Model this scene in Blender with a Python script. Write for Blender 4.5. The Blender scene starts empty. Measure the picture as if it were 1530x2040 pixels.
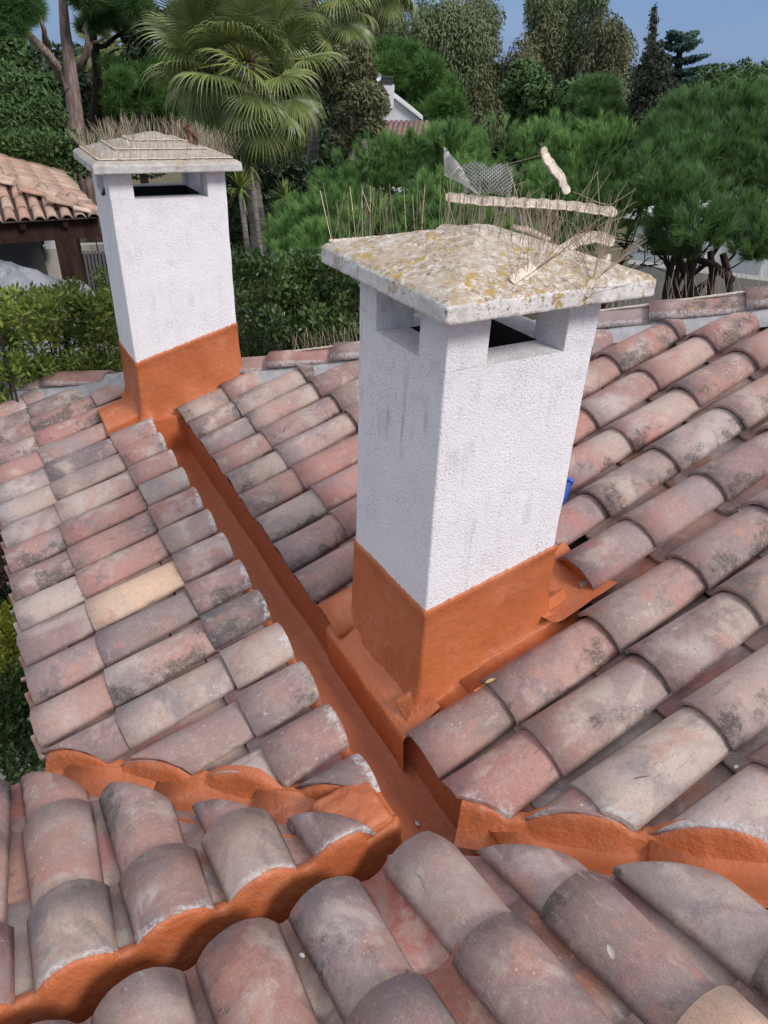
import bpy, bmesh, math, random
import numpy as np
from mathutils import Vector, Matrix, noise

# ------------------------------------------------------------------ camera, sky, sun, exposure
SC = bpy.context.scene
C = SC.collection
CAM_POS = np.array((-0.6375, -1.7418, 1.6266))
YAW, PITCH, ROLL, FPX = 0.5174, 0.5542, 0.0390, 1427.13
_cy, _sy, _cp, _sp = math.cos(YAW), math.sin(YAW), math.cos(PITCH), math.sin(PITCH)
_F = np.array((_sy*_cp, _cy*_cp, -_sp)); _R0 = np.array((_cy, -_sy, 0.0)); _U0 = np.cross(_R0, _F)
_R = _R0*math.cos(ROLL)+_U0*math.sin(ROLL); _U = -_R0*math.sin(ROLL)+_U0*math.cos(ROLL)
cd = bpy.data.cameras.new('camera'); cam = bpy.data.objects.new('camera', cd); C.objects.link(cam)
cd.sensor_fit = 'VERTICAL'; cd.sensor_height = 24.0; cd.lens = FPX/2040*24.0
cd.clip_start = 0.05; cd.clip_end = 2000
cam.matrix_world = Matrix([[_R[i], _U[i], -_F[i], CAM_POS[i]] for i in range(3)]+[[0, 0, 0, 1]])
SC.camera = cam
SUN_AZ, SUN_EL = math.radians(160), math.radians(40)       # azimuth from +Y towards +X
w = bpy.data.worlds.new('World'); SC.world = w; w.use_nodes = True
nt = w.node_tree; bg = nt.nodes['Background']
sky = nt.nodes.new('ShaderNodeTexSky'); sky.sky_type = 'NISHITA'; sky.sun_disc = False
sky.sun_elevation = SUN_EL; sky.sun_rotation = SUN_AZ; sky.altitude = 20
sky.air_density = 1.0; sky.dust_density = 1.2; sky.ozone_density = 1.6
# a thin bright overcast over the blue: slate blue low down, paler towards the zenith
_N = nt.nodes.new; _L = nt.links.new
_tc = _N('ShaderNodeTexCoord'); _sx = _N('ShaderNodeSeparateXYZ'); _L(_tc.outputs['Generated'], _sx.inputs[0])
_rp = _N('ShaderNodeValToRGB'); _cr = _rp.color_ramp; _cr.elements.new(.5); _cr.elements.new(.6)
for _e, (_p, _c) in zip(_cr.elements, ((0.0, (.165, .255, .44)), (.10, (.142, .245, .455)), (.32, (.38, .46, .60)), (.80, (1.08, 1.05, 1.05)))): _e.position = _p; _e.color = (*_c, 1)
_L(_sx.outputs['Z'], _rp.inputs[0])
_ns = _N('ShaderNodeTexNoise'); _ns.inputs['Scale'].default_value = 2.2; _ns.inputs['Detail'].default_value = 5; _mp = _N('ShaderNodeMapping'); _mp.inputs['Scale'].default_value = (1, 1, 4)
_L(_tc.outputs['Generated'], _mp.inputs[0]); _L(_mp.outputs[0], _ns.inputs['Vector'])
_cl = _N('ShaderNodeMix'); _cl.data_type = 'RGBA'; _cl.blend_type = 'MIX'; _cf = _N('ShaderNodeMapRange'); _cf.inputs[1].default_value = .45; _cf.inputs[2].default_value = .75; _cf.inputs[4].default_value = .35
_L(_ns.outputs[0], _cf.inputs[0]); _L(_cf.outputs[0], _cl.inputs[0]); _L(_rp.outputs[0], _cl.inputs[6]); _cl.inputs[7].default_value = (.42, .50, .62, 1)
_SK = 0.12
_vm = _N('ShaderNodeVectorMath'); _vm.operation = 'SCALE'; _L(_cl.outputs[2], _vm.inputs[0]); _vm.inputs[3].default_value = .98/_SK
_mx = _N('ShaderNodeMix'); _mx.data_type = 'RGBA'; _mx.inputs[0].default_value = .9
_L(sky.outputs[0], _mx.inputs[6]); _L(_vm.outputs[0], _mx.inputs[7]); _L(_mx.outputs[2], bg.inputs[0]); bg.inputs[1].default_value = _SK
sl = bpy.data.lights.new('sun', 'SUN'); sl.energy = 2.1; sl.angle = math.radians(16); sl.color = (1.0, 0.93, 0.89)
so = bpy.data.objects.new('sun', sl); C.objects.link(so)
_d = Vector((math.sin(SUN_AZ)*math.cos(SUN_EL), math.cos(SUN_AZ)*math.cos(SUN_EL), math.sin(SUN_EL)))
so.rotation_euler = (-_d).to_track_quat('-Z', 'Y').to_euler(); so.location = (0, -3, 8)
SC.view_settings.view_transform = 'Standard'; SC.view_settings.look = 'None'
SC.view_settings.exposure = 0.33; SC.view_settings.gamma = 1.0; SC.view_settings.use_curve_mapping = False

GROUND = -3.1
def ray(px, py):
    d = _F + _R*(px-765)/FPX - _U*(py-1020)/FPX
    return d
def at(px, py, dist):
    """the point seen at photo pixel (px, py), dist metres away horizontally"""
    d = ray(px, py); d = d/math.hypot(d[0], d[1]); return Vector(CAM_POS+d*dist)
def on_plane(px, py, a, b=0, c=0):
    d = ray(px, py); t = (a+b*CAM_POS[0]+c*CAM_POS[1]-CAM_POS[2])/(d[2]-b*d[0]-c*d[1])
    return Vector(CAM_POS+t*d)
def mpp(dist): return dist/1679.0

# ------------------------------------------------------------------ helpers: objects
def thing(name, label, cat, loc=(0, 0, 0), group=None, rotz=0.0):
    o = bpy.data.objects.new(name, None); C.objects.link(o); o.location = loc; o.rotation_euler = (0, 0, rotz)
    o.empty_display_size = .1
    o['label'] = label; o['category'] = cat
    if group: o['group'] = group
    return o
def tag(o, label=None, cat=None, group=None, kind=None):
    if label: o['label'] = label
    if cat: o['category'] = cat
    if group: o['group'] = group
    if kind: o['kind'] = kind
    return o
def put(name, me, parent=None, world=True, mat=None):
    """link a mesh as an object; world=True: its vertices are world coordinates even under a parent"""
    o = bpy.data.objects.new(name, me); C.objects.link(o)
    if mat is not None and not me.materials: me.materials.append(mat)
    if parent is not None:
        o.parent = parent
        if world: o.matrix_parent_inverse = pw(parent).inverted()
    return o
def pw(o):
    m = Matrix.LocRotScale(o.location, o.rotation_euler, o.scale)
    return pw(o.parent) @ o.matrix_parent_inverse @ m if o.parent else m
def mesh(name, V, F, mats, smooth=False, mi=None):
    me = bpy.data.meshes.new(name); me.from_pydata([tuple(v) for v in V], [], F)
    for m in (mats if isinstance(mats, (list, tuple)) else [mats]): me.materials.append(m)
    if smooth is True: me.polygons.foreach_set('use_smooth', [True]*len(F))
    elif smooth is not False: me.polygons.foreach_set('use_smooth', list(smooth))
    if mi is not None: me.polygons.foreach_set('material_index', mi)
    me.update(); return me
def fast_mesh(name, V, n, mat):
    """V: (m*n, 3) array, every n rows one polygon"""
    V = np.ascontiguousarray(V, dtype=np.float32).reshape(-1, 3); m = len(V)//n
    me = bpy.data.meshes.new(name); me.vertices.add(len(V)); me.vertices.foreach_set('co', V.ravel())
    me.loops.add(len(V)); me.loops.foreach_set('vertex_index', np.arange(len(V), dtype=np.int32))
    me.polygons.add(m); me.polygons.foreach_set('loop_start', np.arange(0, len(V), n, dtype=np.int32))
    me.polygons.foreach_set('loop_total', np.full(m, n, dtype=np.int32))
    me.materials.append(mat); me.update(calc_edges=True); return me
class MB:
    def __init__(s): s.V = []; s.F = []; s.S = []; s.M = []
    def add(s, V, F, smooth=False, mi=0):
        k = len(s.V); s.V += [tuple(v) for v in V]; s.F += [tuple(i+k for i in f) for f in F]
        s.S += [smooth]*len(F); s.M += [mi]*len(F)
    def box(s, c, d, M=None, mi=0, bev=0):
        x, y, z = (q/2 for q in d); b = [(-x, -y, -z), (x, -y, -z), (x, y, -z), (-x, y, -z), (-x, -y, z), (x, -y, z), (x, y, z), (-x, y, z)]
        c = Vector(c); V = [(M @ Vector(q) if M else Vector(q))+c for q in b]
        s.add(V, [(0, 3, 2, 1), (4, 5, 6, 7), (0, 1, 5, 4), (1, 2, 6, 5), (2, 3, 7, 6), (3, 0, 4, 7)], False, mi)
    def grid(s, P, smooth=True, mi=0, close=False):
        """P: rows of points"""
        n = len(P[0]); V = [q for r in P for q in r]; F = []
        for i in range(len(P)-1):
            for j in range(n if close else n-1):
                a, b = i*n+j, i*n+(j+1) % n
                F.append((a, b, b+n, a+n))
        s.add(V, F, smooth, mi)
    def tube(s, pts, rad, seg=6, mi=0, smooth=True):
        pts = [Vector(p) for p in pts]; R = rad if isinstance(rad, (list, tuple)) else [rad]*len(pts)
        ref = Vector((0, 0, 1)); rows = []
        for i, p in enumerate(pts):
            t = (pts[min(i+1, len(pts)-1)]-pts[max(i-1, 0)]).normalized()
            a = t.cross(ref if abs(t.z) < .93 else Vector((1, 0, 0))).normalized(); b = t.cross(a)
            rows.append([p+(a*math.cos(q)+b*math.sin(q))*R[i] for q in [2*math.pi*k/seg for k in range(seg)]])
        s.grid(rows, smooth, mi, close=True)
        k = len(s.V)-seg; s.F.append(tuple(range(k, k+seg))); s.S.append(False); s.M.append(mi)
        k = len(s.V)-seg*len(pts); s.F.append(tuple(reversed(range(k, k+seg)))); s.S.append(False); s.M.append(mi)
    def build(s, name, mats, parent=None, world=True):
        return put(name, mesh(name, s.V, s.F, mats, s.S, s.M), parent, world)
def fbm(p, s=1.0, o=3):
    return noise.fractal(Vector(p)*s, 1.0, 2.0, o)

# ------------------------------------------------------------------ helpers: materials
class G:
    def __init__(s, name):
        s.m = bpy.data.materials.new(name); s.m.use_nodes = True; s.t = s.m.node_tree
        s.b = s.t.nodes['Principled BSDF']; s.out = s.t.nodes['Material Output']; s.bumps = None
        s.tc = s.t.nodes.new('ShaderNodeTexCoord'); s.obj = s.tc.outputs['Object']
    def n(s, typ, props=None, **inp):
        nd = s.t.nodes.new(typ)
        for k, v in (props or {}).items(): setattr(nd, k, v)
        for k, v in inp.items():
            i = nd.inputs[int(k[1:])] if k[0] == '_' and k[1:].isdigit() else nd.inputs[k.replace('_', ' ')]
            s.set(i, v)
        return nd
    def set(s, i, v):
        if isinstance(v, bpy.types.NodeSocket): s.t.links.new(v, i)
        else:
            if i.type == 'RGBA' and len(v) == 3: v = (*v, 1)
            i.default_value = v
    def noise(s, vec, scale, detail=4, rough=.55, dist=0.0):
        return s.n('ShaderNodeTexNoise', None, Vector=vec, Scale=scale, Detail=detail, Roughness=rough, Distortion=dist).outputs[0]
    def vor(s, vec, scale, feat='F1', out='Distance'):
        return s.n('ShaderNodeTexVoronoi', {'feature': feat}, Vector=vec, Scale=scale).outputs[out]
    def ma(s, op, a, b=0.5, c=0.0, clamp=False):
        nd = s.n('ShaderNodeMath', {'operation': op, 'use_clamp': clamp}, _0=a, _1=b)
        if op in ('MULTIPLY_ADD', 'WRAP'): s.set(nd.inputs[2], c)
        return nd.outputs[0]
    def sm(s, v, a, b, lo=0.0, hi=1.0):
        return s.n('ShaderNodeMapRange', {'interpolation_type': 'SMOOTHSTEP'}, _0=v, _1=a, _2=b, _3=lo, _4=hi).outputs[0]
    def lin(s, v, a, b, lo=0.0, hi=1.0):
        return s.n('ShaderNodeMapRange', None, _0=v, _1=a, _2=b, _3=lo, _4=hi).outputs[0]
    def mix(s, f, a, b, mode='MIX'):
        nd = s.n('ShaderNodeMix', {'data_type': 'RGBA', 'blend_type': mode}, _0=f, _6=a, _7=b); return nd.outputs[2]
    def ramp(s, f, stops, interp='LINEAR'):
        nd = s.n('ShaderNodeValToRGB', None, _0=f); cr = nd.color_ramp; cr.interpolation = interp
        while len(cr.elements) < len(stops): cr.elements.new(.5)
        for e, (p, c) in zip(cr.elements, stops): e.position = p; e.color = (*c, 1) if len(c) == 3 else c
        return nd.outputs[0]
    def vadd(s, a, b): return s.n('ShaderNodeVectorMath', {'operation': 'ADD'}, _0=a, _1=b).outputs[0]
    def vmul(s, a, b): return s.n('ShaderNodeVectorMath', {'operation': 'MULTIPLY'}, _0=a, _1=b).outputs[0]
    def xyz(s, v): return s.n('ShaderNodeSeparateXYZ', None, _0=v).outputs
    def comb(s, x, y, z): return s.n('ShaderNodeCombineXYZ', None, _0=x, _1=y, _2=z).outputs[0]
    def pos(s): return s.n('ShaderNodeNewGeometry').outputs['Position']
    def island(s): return s.n('ShaderNodeNewGeometry').outputs['Random Per Island']
    def rnd(s): return s.n('ShaderNodeObjectInfo').outputs['Random']
    def bump(s, h, strength=.5, dist=.002):
        nd = s.n('ShaderNodeBump', None, Height=h, Strength=strength, Distance=dist)
        if s.bumps is not None: s.t.links.new(s.bumps, nd.inputs['Normal'])
        s.bumps = nd.outputs[0]
    def done(s, col, rough=.7, spec=None, **kw):
        s.set(s.b.inputs['Base Color'], col); s.set(s.b.inputs['Roughness'], rough)
        if spec is not None: s.set(s.b.inputs['Specular IOR Level'], spec)
        for k, v in kw.items(): s.set(s.b.inputs[k.replace('_', ' ')], v)
        if s.bumps is not None: s.t.links.new(s.bumps, s.b.inputs['Normal'])
        return s.m

def m_tile():
    g = G('weathered_clay'); oi = g.n('ShaderNodeObjectInfo'); r = oi.outputs['Random']; col = oi.outputs['Color']
    off = g.comb(g.ma('MULTIPLY', r, 37.0), g.ma('MULTIPLY', r, 91.0), g.ma('MULTIPLY', r, 13.0))
    v = g.vadd(g.obj, off); X, Y, Z = g.xyz(g.obj)
    # firing bands and blooms
    n1 = g.noise(v, 5.5, 3, .55, .6); n2 = g.noise(v, 11.0, 5, .6, .4)
    rr = g.ma('FRACT', g.ma('MULTIPLY', r, 17.31)); rq = g.ma('FRACT', g.ma('MULTIPLY', r, 53.7)); rs = g.ma('FRACT', g.ma('MULTIPLY', r, 131.9))
    alt = g.ramp(rr, [(0, (.215, .18, .19)), (.2, (.40, .32, .30)), (.38, (.36, .19, .165)), (.6, (.275, .225, .235)), (.8, (.45, .39, .375)), (.93, (.14, .12, .13))], 'CONSTANT')
    al = oi.outputs['Alpha']; c = g.mix(g.ma('MULTIPLY', g.sm(n1, .42, .68, 0, .8), al), col, alt)
    band = g.ma('ADD', g.ma('MULTIPLY', X, 2.4), g.ma('MULTIPLY', n2, .5))
    alt2 = g.ramp(rq, [(0, (.38, .21, .18)), (.3, (.31, .24, .23)), (.55, (.42, .345, .31)), (.8, (.23, .19, .195))], 'CONSTANT')
    c = g.mix(g.ma('MULTIPLY', g.sm(band, g.ma('ADD', .45, g.ma('MULTIPLY', rs, .6)), g.ma('ADD', .75, g.ma('MULTIPLY', rs, .6))), g.ma('MULTIPLY', al, .75)), c, alt2)
    # dusty film over everything
    film = g.noise(v, 24, 6, .65)
    c = g.mix(g.sm(film, .45, .8, 0, .38), c, (.38, .31, .305))
    bl0 = g.noise(g.vadd(v, (11, 5, 3)), 6.5, 5, .62, .5); on = g.sm(g.ma('FRACT', g.ma('MULTIPLY', r, 77.7)), .30, .5)
    c = g.mix(g.ma('MULTIPLY', g.ma('MULTIPLY', g.sm(bl0, .50, .66), g.ma('MULTIPLY', on, al)), .55), c, (.13, .12, .135))
    c = g.mix(g.ma('MULTIPLY', g.sm(g.noise(g.vadd(v, (2, 15, 3)), 6.5, 5, .65, .3), .52, .66), .6), c, (.50, .42, .36))
    c = g.mix(g.ma('MULTIPLY', g.sm(g.noise(g.vadd(v, (8, 2, 13)), 8, 5, .65, .3), .56, .66), .45), c, (.42, .20, .15))
    mo = g.noise(v, 60, 6, .75); c = g.mix(g.sm(mo, .50, .72, 0, .38), c, (.19, .145, .14)); c = g.mix(g.sm(mo, .48, .28, 0, .35), c, (.52, .43, .39))
    # grain
    gr = g.noise(v, 380, 3, .7); c = g.mix(g.sm(gr, .50, .68, .0, .42), c, (.12, .085, .08))
    c = g.mix(g.sm(gr, .46, .30, 0, .35), c, (.60, .52, .48))
    # lichen: black crust speckle on patches, more on one flank
    amt = g.ma('FRACT', g.ma('MULTIPLY', r, 211.3))
    side = g.sm(Y, .08, -.09, -.10, .13)
    broad = g.ma('ADD', g.noise(v, 7.5, 4, .6), side)
    patch = g.sm(broad, g.lin(amt, 0, 1, .52, .86), g.lin(amt, 0, 1, .70, 1.02))
    sp = g.ma('ADD', g.ma('MULTIPLY', g.noise(v, 330, 4, .75), .6), g.ma('MULTIPLY', g.noise(v, 95, 4, .7), .4))
    blk = g.ma('MULTIPLY', patch, g.sm(g.ma('ADD', sp, g.ma('MULTIPLY', patch, .12)), .53, .64))
    c = g.mix(g.ma('MULTIPLY', g.ma('MULTIPLY', blk, al), .82), c, (.045, .045, .04))
    c = g.mix(g.ma('MULTIPLY', g.ma('MULTIPLY', patch, al), .22), c, (.16, .14, .125))
    # pale lichen dots and lime splashes
    dots = g.vor(v, 46); dm = g.ma('MULTIPLY', g.sm(dots, .19, .13), g.sm(g.noise(v, 9, 2), .56, .66))
    c = g.mix(g.ma('MULTIPLY', dm, .55), c, (.62, .57, .48))
    yl = g.ma('MULTIPLY', g.sm(g.vor(g.vadd(v, (3.1, 0, 0)), 22), .2, .12), g.sm(g.noise(v, 5, 2), .63, .70))
    c = g.mix(g.ma('MULTIPLY', yl, .7), c, (.40, .27, .08))
    st = g.noise(g.vmul(v, (14, 60, 60)), 1.0, 5, .65, 1.2)
    c = g.mix(g.ma('MULTIPLY', g.sm(st, .60, .74), g.sm(g.noise(v, 6.5, 2), .5, .66)), c, (.55, .50, .47))
    dk = g.noise(g.vmul(v, (9, 34, 34)), 1.0, 4, .6, .8)
    c = g.mix(g.ma('MULTIPLY', g.sm(dk, .63, .76), .55), c, (.11, .085, .08))
    # mortar smears where tiles were cut along the gutter and the valleys
    px, py, pz = g.xyz(g.pos()); sm_ = g.ma('ADD', px, py)
    e = g.noise(g.pos(), 22, 5, .7, .5); e2 = g.ma('MULTIPLY', g.ma('SUBTRACT', e, .5), .09)
    near = g.ma('MULTIPLY', g.sm(g.ma('ADD', px, e2), -.030, -.008), g.sm(px, .05, .04))
    near = g.ma('MULTIPLY', g.ma('MULTIPLY', near, g.sm(py, -.82, -.81)), g.sm(g.noise(g.pos(), 9, 2), .40, .54))
    near2 = g.ma('MULTIPLY', g.ma('MULTIPLY', g.sm(g.ma('ADD', py, e2), -.738, -.76), g.sm(py, -.82, -.81)), g.sm(px, .0, -.01))
    near3 = g.ma('MULTIPLY', g.sm(g.ma('ADD', sm_, e2), -.625, -.65), g.sm(px, .05, .08))
    near3 = g.ma('MULTIPLY', near3, g.sm(sm_, -.72, -.70))
    near4 = g.ma('MULTIPLY', g.ma('MULTIPLY', g.sm(g.ma('ADD', sm_, e2), 2.46, 2.50), g.sm(sm_, 2.515, 2.505)), .8)
    pm_ = g.sm(g.noise(g.vadd(g.pos(), (3, 3, 3)), 8, 3), .42, .54); near2 = g.ma('MULTIPLY', near2, pm_); near3 = g.ma('MULTIPLY', near3, pm_)
    allm = g.ma('MAXIMUM', g.ma('MAXIMUM', near, near2), g.ma('MAXIMUM', near3, near4))
    allm = g.ma('MULTIPLY', allm, g.sm(g.noise(g.pos(), 75, 5, .75), .40, .54))
    c = g.mix(g.ma('MULTIPLY', allm, .8), c, g.mix(e, (.42, .40, .40), (.62, .60, .60)))
    g.bump(sp, .45, .0025); g.bump(g.noise(v, 30, 4, .6), .45, .005); g.bump(gr, .25, .0006); g.bump(allm, .4, .003)
    return g.done(c, g.lin(n2, .3, .7, .62, .85), .35)

def m_paint(mesh_weave=False, name='orange_waterproof_paint', rough_k=1.0, brown=0.0):
    g = G(name); P = g.pos()
    n1 = g.noise(P, 3.5, 4, .6); n2 = g.noise(P, 28, 5, .6); n3 = g.noise(P, 140, 4, .65)
    c = g.mix(g.sm(n1, .35, .68), (.43, .118, .038), (.50, .150, .055))
    c = g.mix(g.sm(n2, .5, .72, 0, .45), c, (.37, .095, .030))
    c = g.mix(g.sm(g.noise(P, 9, 5, .7), .60, .74, 0, .5), c, (.55, .205, .095))
    c = g.mix(g.sm(n3, .60, .75, 0, .22), c, (.62, .30, .17))
    drt = g.ma('MULTIPLY', g.sm(g.noise(P, 60, 4, .7), .64, .72), g.sm(g.noise(P, 5, 3), .48, .62))
    c = g.mix(g.ma('MULTIPLY', drt, .35), c, (.22, .09, .05))
    dust = g.ma('MULTIPLY', g.sm(g.noise(P, 6, 6, .72, .4), .48, .70), g.sm(g.noise(P, 45, 5, .7), .40, .62)); c = g.mix(g.ma('MULTIPLY', dust, .42), c, (.56, .30, .21))
    pool = g.sm(g.noise(g.vadd(P, (4, 4, 4)), 4.5, 5, .65), .52, .66); c = g.mix(g.ma('MULTIPLY', pool, .30), c, (.30, .085, .035))
    if brown: c = g.mix(brown, c, (.27, .085, .048))
    g.bump(n2, .45*rough_k, .012); g.bump(n3, .35*rough_k, .003)
    br = g.noise(g.vmul(P, (160, 30, 40)), 1, 3, .6); g.bump(br, .12, .003)
    if mesh_weave:
        X, Y, Z = g.xyz(P); W = 620.0
        hor = g.ma('ADD', X, g.ma('MULTIPLY', Y, 1.0))
        wv = g.ma('MAXIMUM', g.ma('SINE', g.ma('MULTIPLY', hor, W)), g.ma('SINE', g.ma('MULTIPLY', g.ma('ADD', Z, g.ma('MULTIPLY', X, -.18)), W)))
        g.bump(g.ma('MULTIPLY', wv, g.sm(g.noise(P, 7, 3), .35, .6, .0, 1)), .32, .0012)
    return g.done(c, g.lin(n2, .3, .7, .36, .56), .5)

def m_stucco(grime=1.0, name='white_stucco', ymid=0.0):
    g = G(name); O = g.obj; X, Y, Z = g.xyz(O)
    f = g.noise(O, 150, 4, .65); f2 = g.noise(O, 420, 3, .6); b = g.noise(O, 7, 4, .6)
    c = g.mix(g.lin(b, .3, .7), (.80, .79, .815), (.86, .85, .87))
    pit = g.sm(f, .47, .37); big = g.sm(g.noise(O, 5.5, 5, .65), .48, .70)
    c = g.mix(g.ma('MULTIPLY', pit, g.lin(big, 0, 1, .22, .75)), c, (.24, .225, .22))
    # grime: vertical runs, patches
    runs = g.noise(g.vmul(O, (26, 26, 3.2)), 1, 5, .6, .3)
    pat = g.ma('MULTIPLY', g.sm(runs, .50, .70), g.sm(g.noise(O, 4.2, 3), .46, .62))
    leftf = g.sm(X, .03, -.005)
    c = g.mix(g.ma('MULTIPLY', pat, g.lin(leftf, 0, 1, .30*grime, .62*grime)), c, (.30, .285, .28))
    topd = g.ma('MULTIPLY', g.sm(Z, .86, .98), g.sm(g.noise(O, 16, 5, .7), .50, .70))
    c = g.mix(g.ma('MULTIPLY', topd, .22*grime), c, (.20, .17, .15))
    sp = g.ma('MULTIPLY', g.sm(g.noise(O, 60, 5, .7), .60, .68), g.sm(g.noise(g.vadd(O, (9, 2, 4)), 3.5, 2), .52, .62))
    c = g.mix(g.ma('MULTIPLY', sp, .6*grime), c, (.16, .15, .15))
    g.bump(g.noise(O, 13, 3, .5), .35, .012)
    g.bump(f, .8, .006); g.bump(f2, .4, .0015)
    return g.done(c, .9, .2)

def m_lichen_cap(name='lichen_covered_mortar', k=1.0, tone=1.0):
    g = G(name); O = g.obj
    n = g.noise(O, 11, 6, .7); f = g.noise(O, 150, 5, .75); h = g.noise(O, 55, 6, .75, .5)
    T = lambda c: tuple(q*tone for q in c)
    top = g.sm(g.xyz(g.n('ShaderNodeNewGeometry').outputs['Normal'])[2], .45, .85)
    c = g.ramp(n, [(.3, T((.36, .33, .29))), (.5, T((.50, .47, .43))), (.68, T((.64, .62, .60)))])
    c = g.mix(g.ma('SUBTRACT', 1.0, top, clamp=True), c, g.mix(g.sm(n, .35, .6), T((.52, .50, .48)), T((.78, .77, .76))))
    tan = g.mix(g.sm(g.noise(O, 24, 6, .75, .3), .35, .65), (.46, .36, .25), (.27, .20, .14))
    tf = g.ma('MULTIPLY', g.ma('MULTIPLY', g.sm(g.noise(O, 6, 4, .65), .34, .50), g.sm(h, .36, .54)), g.lin(top, 0, 1, .15, .9))
    c = g.mix(g.ma('MULTIPLY', tf, k), c, tan)
    dk = g.ma('MULTIPLY', g.sm(g.noise(g.vadd(O, (1, 3, 0)), 75, 6, .78), .53, .62), g.sm(g.noise(O, 9, 4), .42, .58))
    c = g.mix(g.ma('MULTIPLY', dk, .8*k), c, (.12, .065, .028))
    wash = g.ma('MULTIPLY', g.sm(g.noise(g.vmul(O, (1, 1, .5)), 46, 6, .78, .6), .52, .60), g.sm(g.noise(g.vadd(O, (7, 1, 2)), 7, 3), .36, .55)); c = g.mix(g.ma('MULTIPLY', wash, .62), c, T((.78, .74, .69)))
    yl = g.ma('MULTIPLY', g.sm(g.noise(g.vadd(O, (5, 5, 5)), 34, 6, .75, .3), .52, .58), g.sm(g.noise(g.vadd(O, (2, 7, 1)), 9, 4, .6), .49, .56))
    c = g.mix(g.ma('MULTIPLY', yl, .85*k), c, g.mix(g.sm(f, .35, .65), (.26, .17, .03), (.50, .31, .05)))
    bl = g.ma('MULTIPLY', g.sm(f, .58, .66), g.sm(g.noise(O, 10, 4), .50, .62)); c = g.mix(g.ma('MULTIPLY', bl, .75), c, (.06, .05, .045))
    g.bump(h, .5, .006); g.bump(f, .6, .003)
    return g.done(c, .9, .2)

def m_plain(name, col, rough=.7, var=.25, scale=12, bump=.3, bdist=.002, bscale=60, metal=0.0, spec=None, col2=None):
    g = G(name); n = g.noise(g.obj, scale, 5, .6); c2 = col2 or tuple(q*(1-var) for q in col)
    c = g.mix(g.sm(n, .35, .68), col, c2)
    if bump: g.bump(g.noise(g.obj, bscale, 4, .65), bump, bdist)
    return g.done(c, rough, spec, Metallic=metal)

def m_leaf(name, cols, rough=.55, scale=.8, trans=.0, spec=.3, iw=.55, tuft=False):
    """cols: colours spread over the leaves; per-leaf random plus soft patches through the crown"""
    g = G(name); i = g.island() if not tuft else g.n('ShaderNodeAttribute', {'attribute_name': 'tone'}).outputs['Fac']; n = g.noise(g.pos(), scale, 3, .6)
    f = g.ma('ADD', g.ma('MULTIPLY', i, iw), g.sm(n, .32, .68, 0, 1-iw))
    k = len(cols)-1; c = g.ramp(f, [(q/max(k, 1), cc) for q, cc in enumerate(cols)])
    m = g.done(c, rough, spec)
    if trans:
        tr = g.n('ShaderNodeBsdfTranslucent', None, Color=g.mix(.5, c, (.25, .32, .06)))
        mx = g.n('ShaderNodeMixShader', None, _0=trans, _1=g.b.outputs[0], _2=tr.outputs[0])
        g.t.links.new(mx.outputs[0], g.out.inputs[0])
    return m
def m_bark(name, a, b, sc=(14, 14, 3)):
    g = G(name); n = g.noise(g.vmul(g.pos(), sc), 1, 5, .65, .4)
    c = g.mix(g.sm(n, .35, .62), a, b); g.bump(n, .7, .02); return g.done(c, .9, .1)

TILE = m_tile(); PAINT = m_paint(); WEAVE = m_paint(True, 'orange_paint_on_glass_mesh'); FLOORPAINT = m_paint(False, 'dusty_brownish_orange_paint', 1.0, .55); ROUGHPAINT = m_paint(False, 'orange_paint_on_rough_mortar', 1.5, .14)
STUCCO = m_stucco(1.0); STUCCO_B = m_stucco(.8, 'white_stucco_aged')
CAPM = m_lichen_cap(); CAPB = m_lichen_cap('grey_mortar_cap', .35, .72)
MORTAR = m_plain('grey_cement_mortar', (.40, .40, .41), .9, .25, 18, .7, .004, 55)
SOOT = m_plain('sooty_inside', (.035, .032, .03), .95)
DECK = m_plain('dark_roof_underlay', (.06, .045, .04), .95)
WIRE = m_plain('aged_steel_wire', (.42, .34, .26), .5, .3, 30, 0, metal=.5)
STRIP = m_plain('cream_sealant_strip', (.72, .62, .52), .8, .32, 45, .9, .004, 120)
print('materials ok')

# ------------------------------------------------------------------ the house: roofs of curved clay tiles
house = thing('tiled_house', 'house roof of weathered curved clay tiles with orange waterproofed gutter, filling the foreground', 'house', (0, 0, GROUND))
g0 = .152
CH, RAISE = .061, .017
ROOFS = {  # up, lateral, slope, height of the base plane at a = 0 (a = distance along up)
    'R1': dict(up=(1, 0), s=.3625, z0=.0275-.080-.3625*.160, clips=[(-1, -1, .66), (1, 1, 2.53)]),
    'R4': dict(up=(1, 0), s=.308, z0=-.070, clips=[(1, 0, 0.0), (-1, -1, .680), (1, 1, 2.60)]),
    'R2': dict(up=(0, -1), s=.335, z0=.030-.080-.335*.87, clips=[(1, 1, -.825)]),
    'R3': dict(up=(0, -1), s=.308, z0=.022-.078-.308*.77, clips=[(0, -1, .765), (1, 1, -.835)]),
}
def base_z(rn, x, y):
    r = ROOFS[rn]; return r['z0']+r['s']*(x*r['up'][0]+y*r['up'][1])
def lat_of(rn, x, y): return y if rn in ('R1', 'R4') else x
COLS = {'R1': [(-.602+.2105*j) for j in range(-11, 15)],
        'R4': [1.300-.21*k for k in range(-10, 10)],
        'R2': [-.045+.2135*i for i in range(-6, 0)]+[-.012+.222*i for i in range(9)],
        'R3': [-.155-.2125*i for i in range(0, 7)]}
ROWS = {'R1': [.160, .405, .772, 1.112, 1.42, 1.73, 2.04, 2.35, 2.66, 2.97],
        'R4': [-.81, -.56, -.207], 'R2': [.875, 1.165, 1.50, 1.84, 2.18], 'R3': [-.04, .21, .555]}

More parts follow.
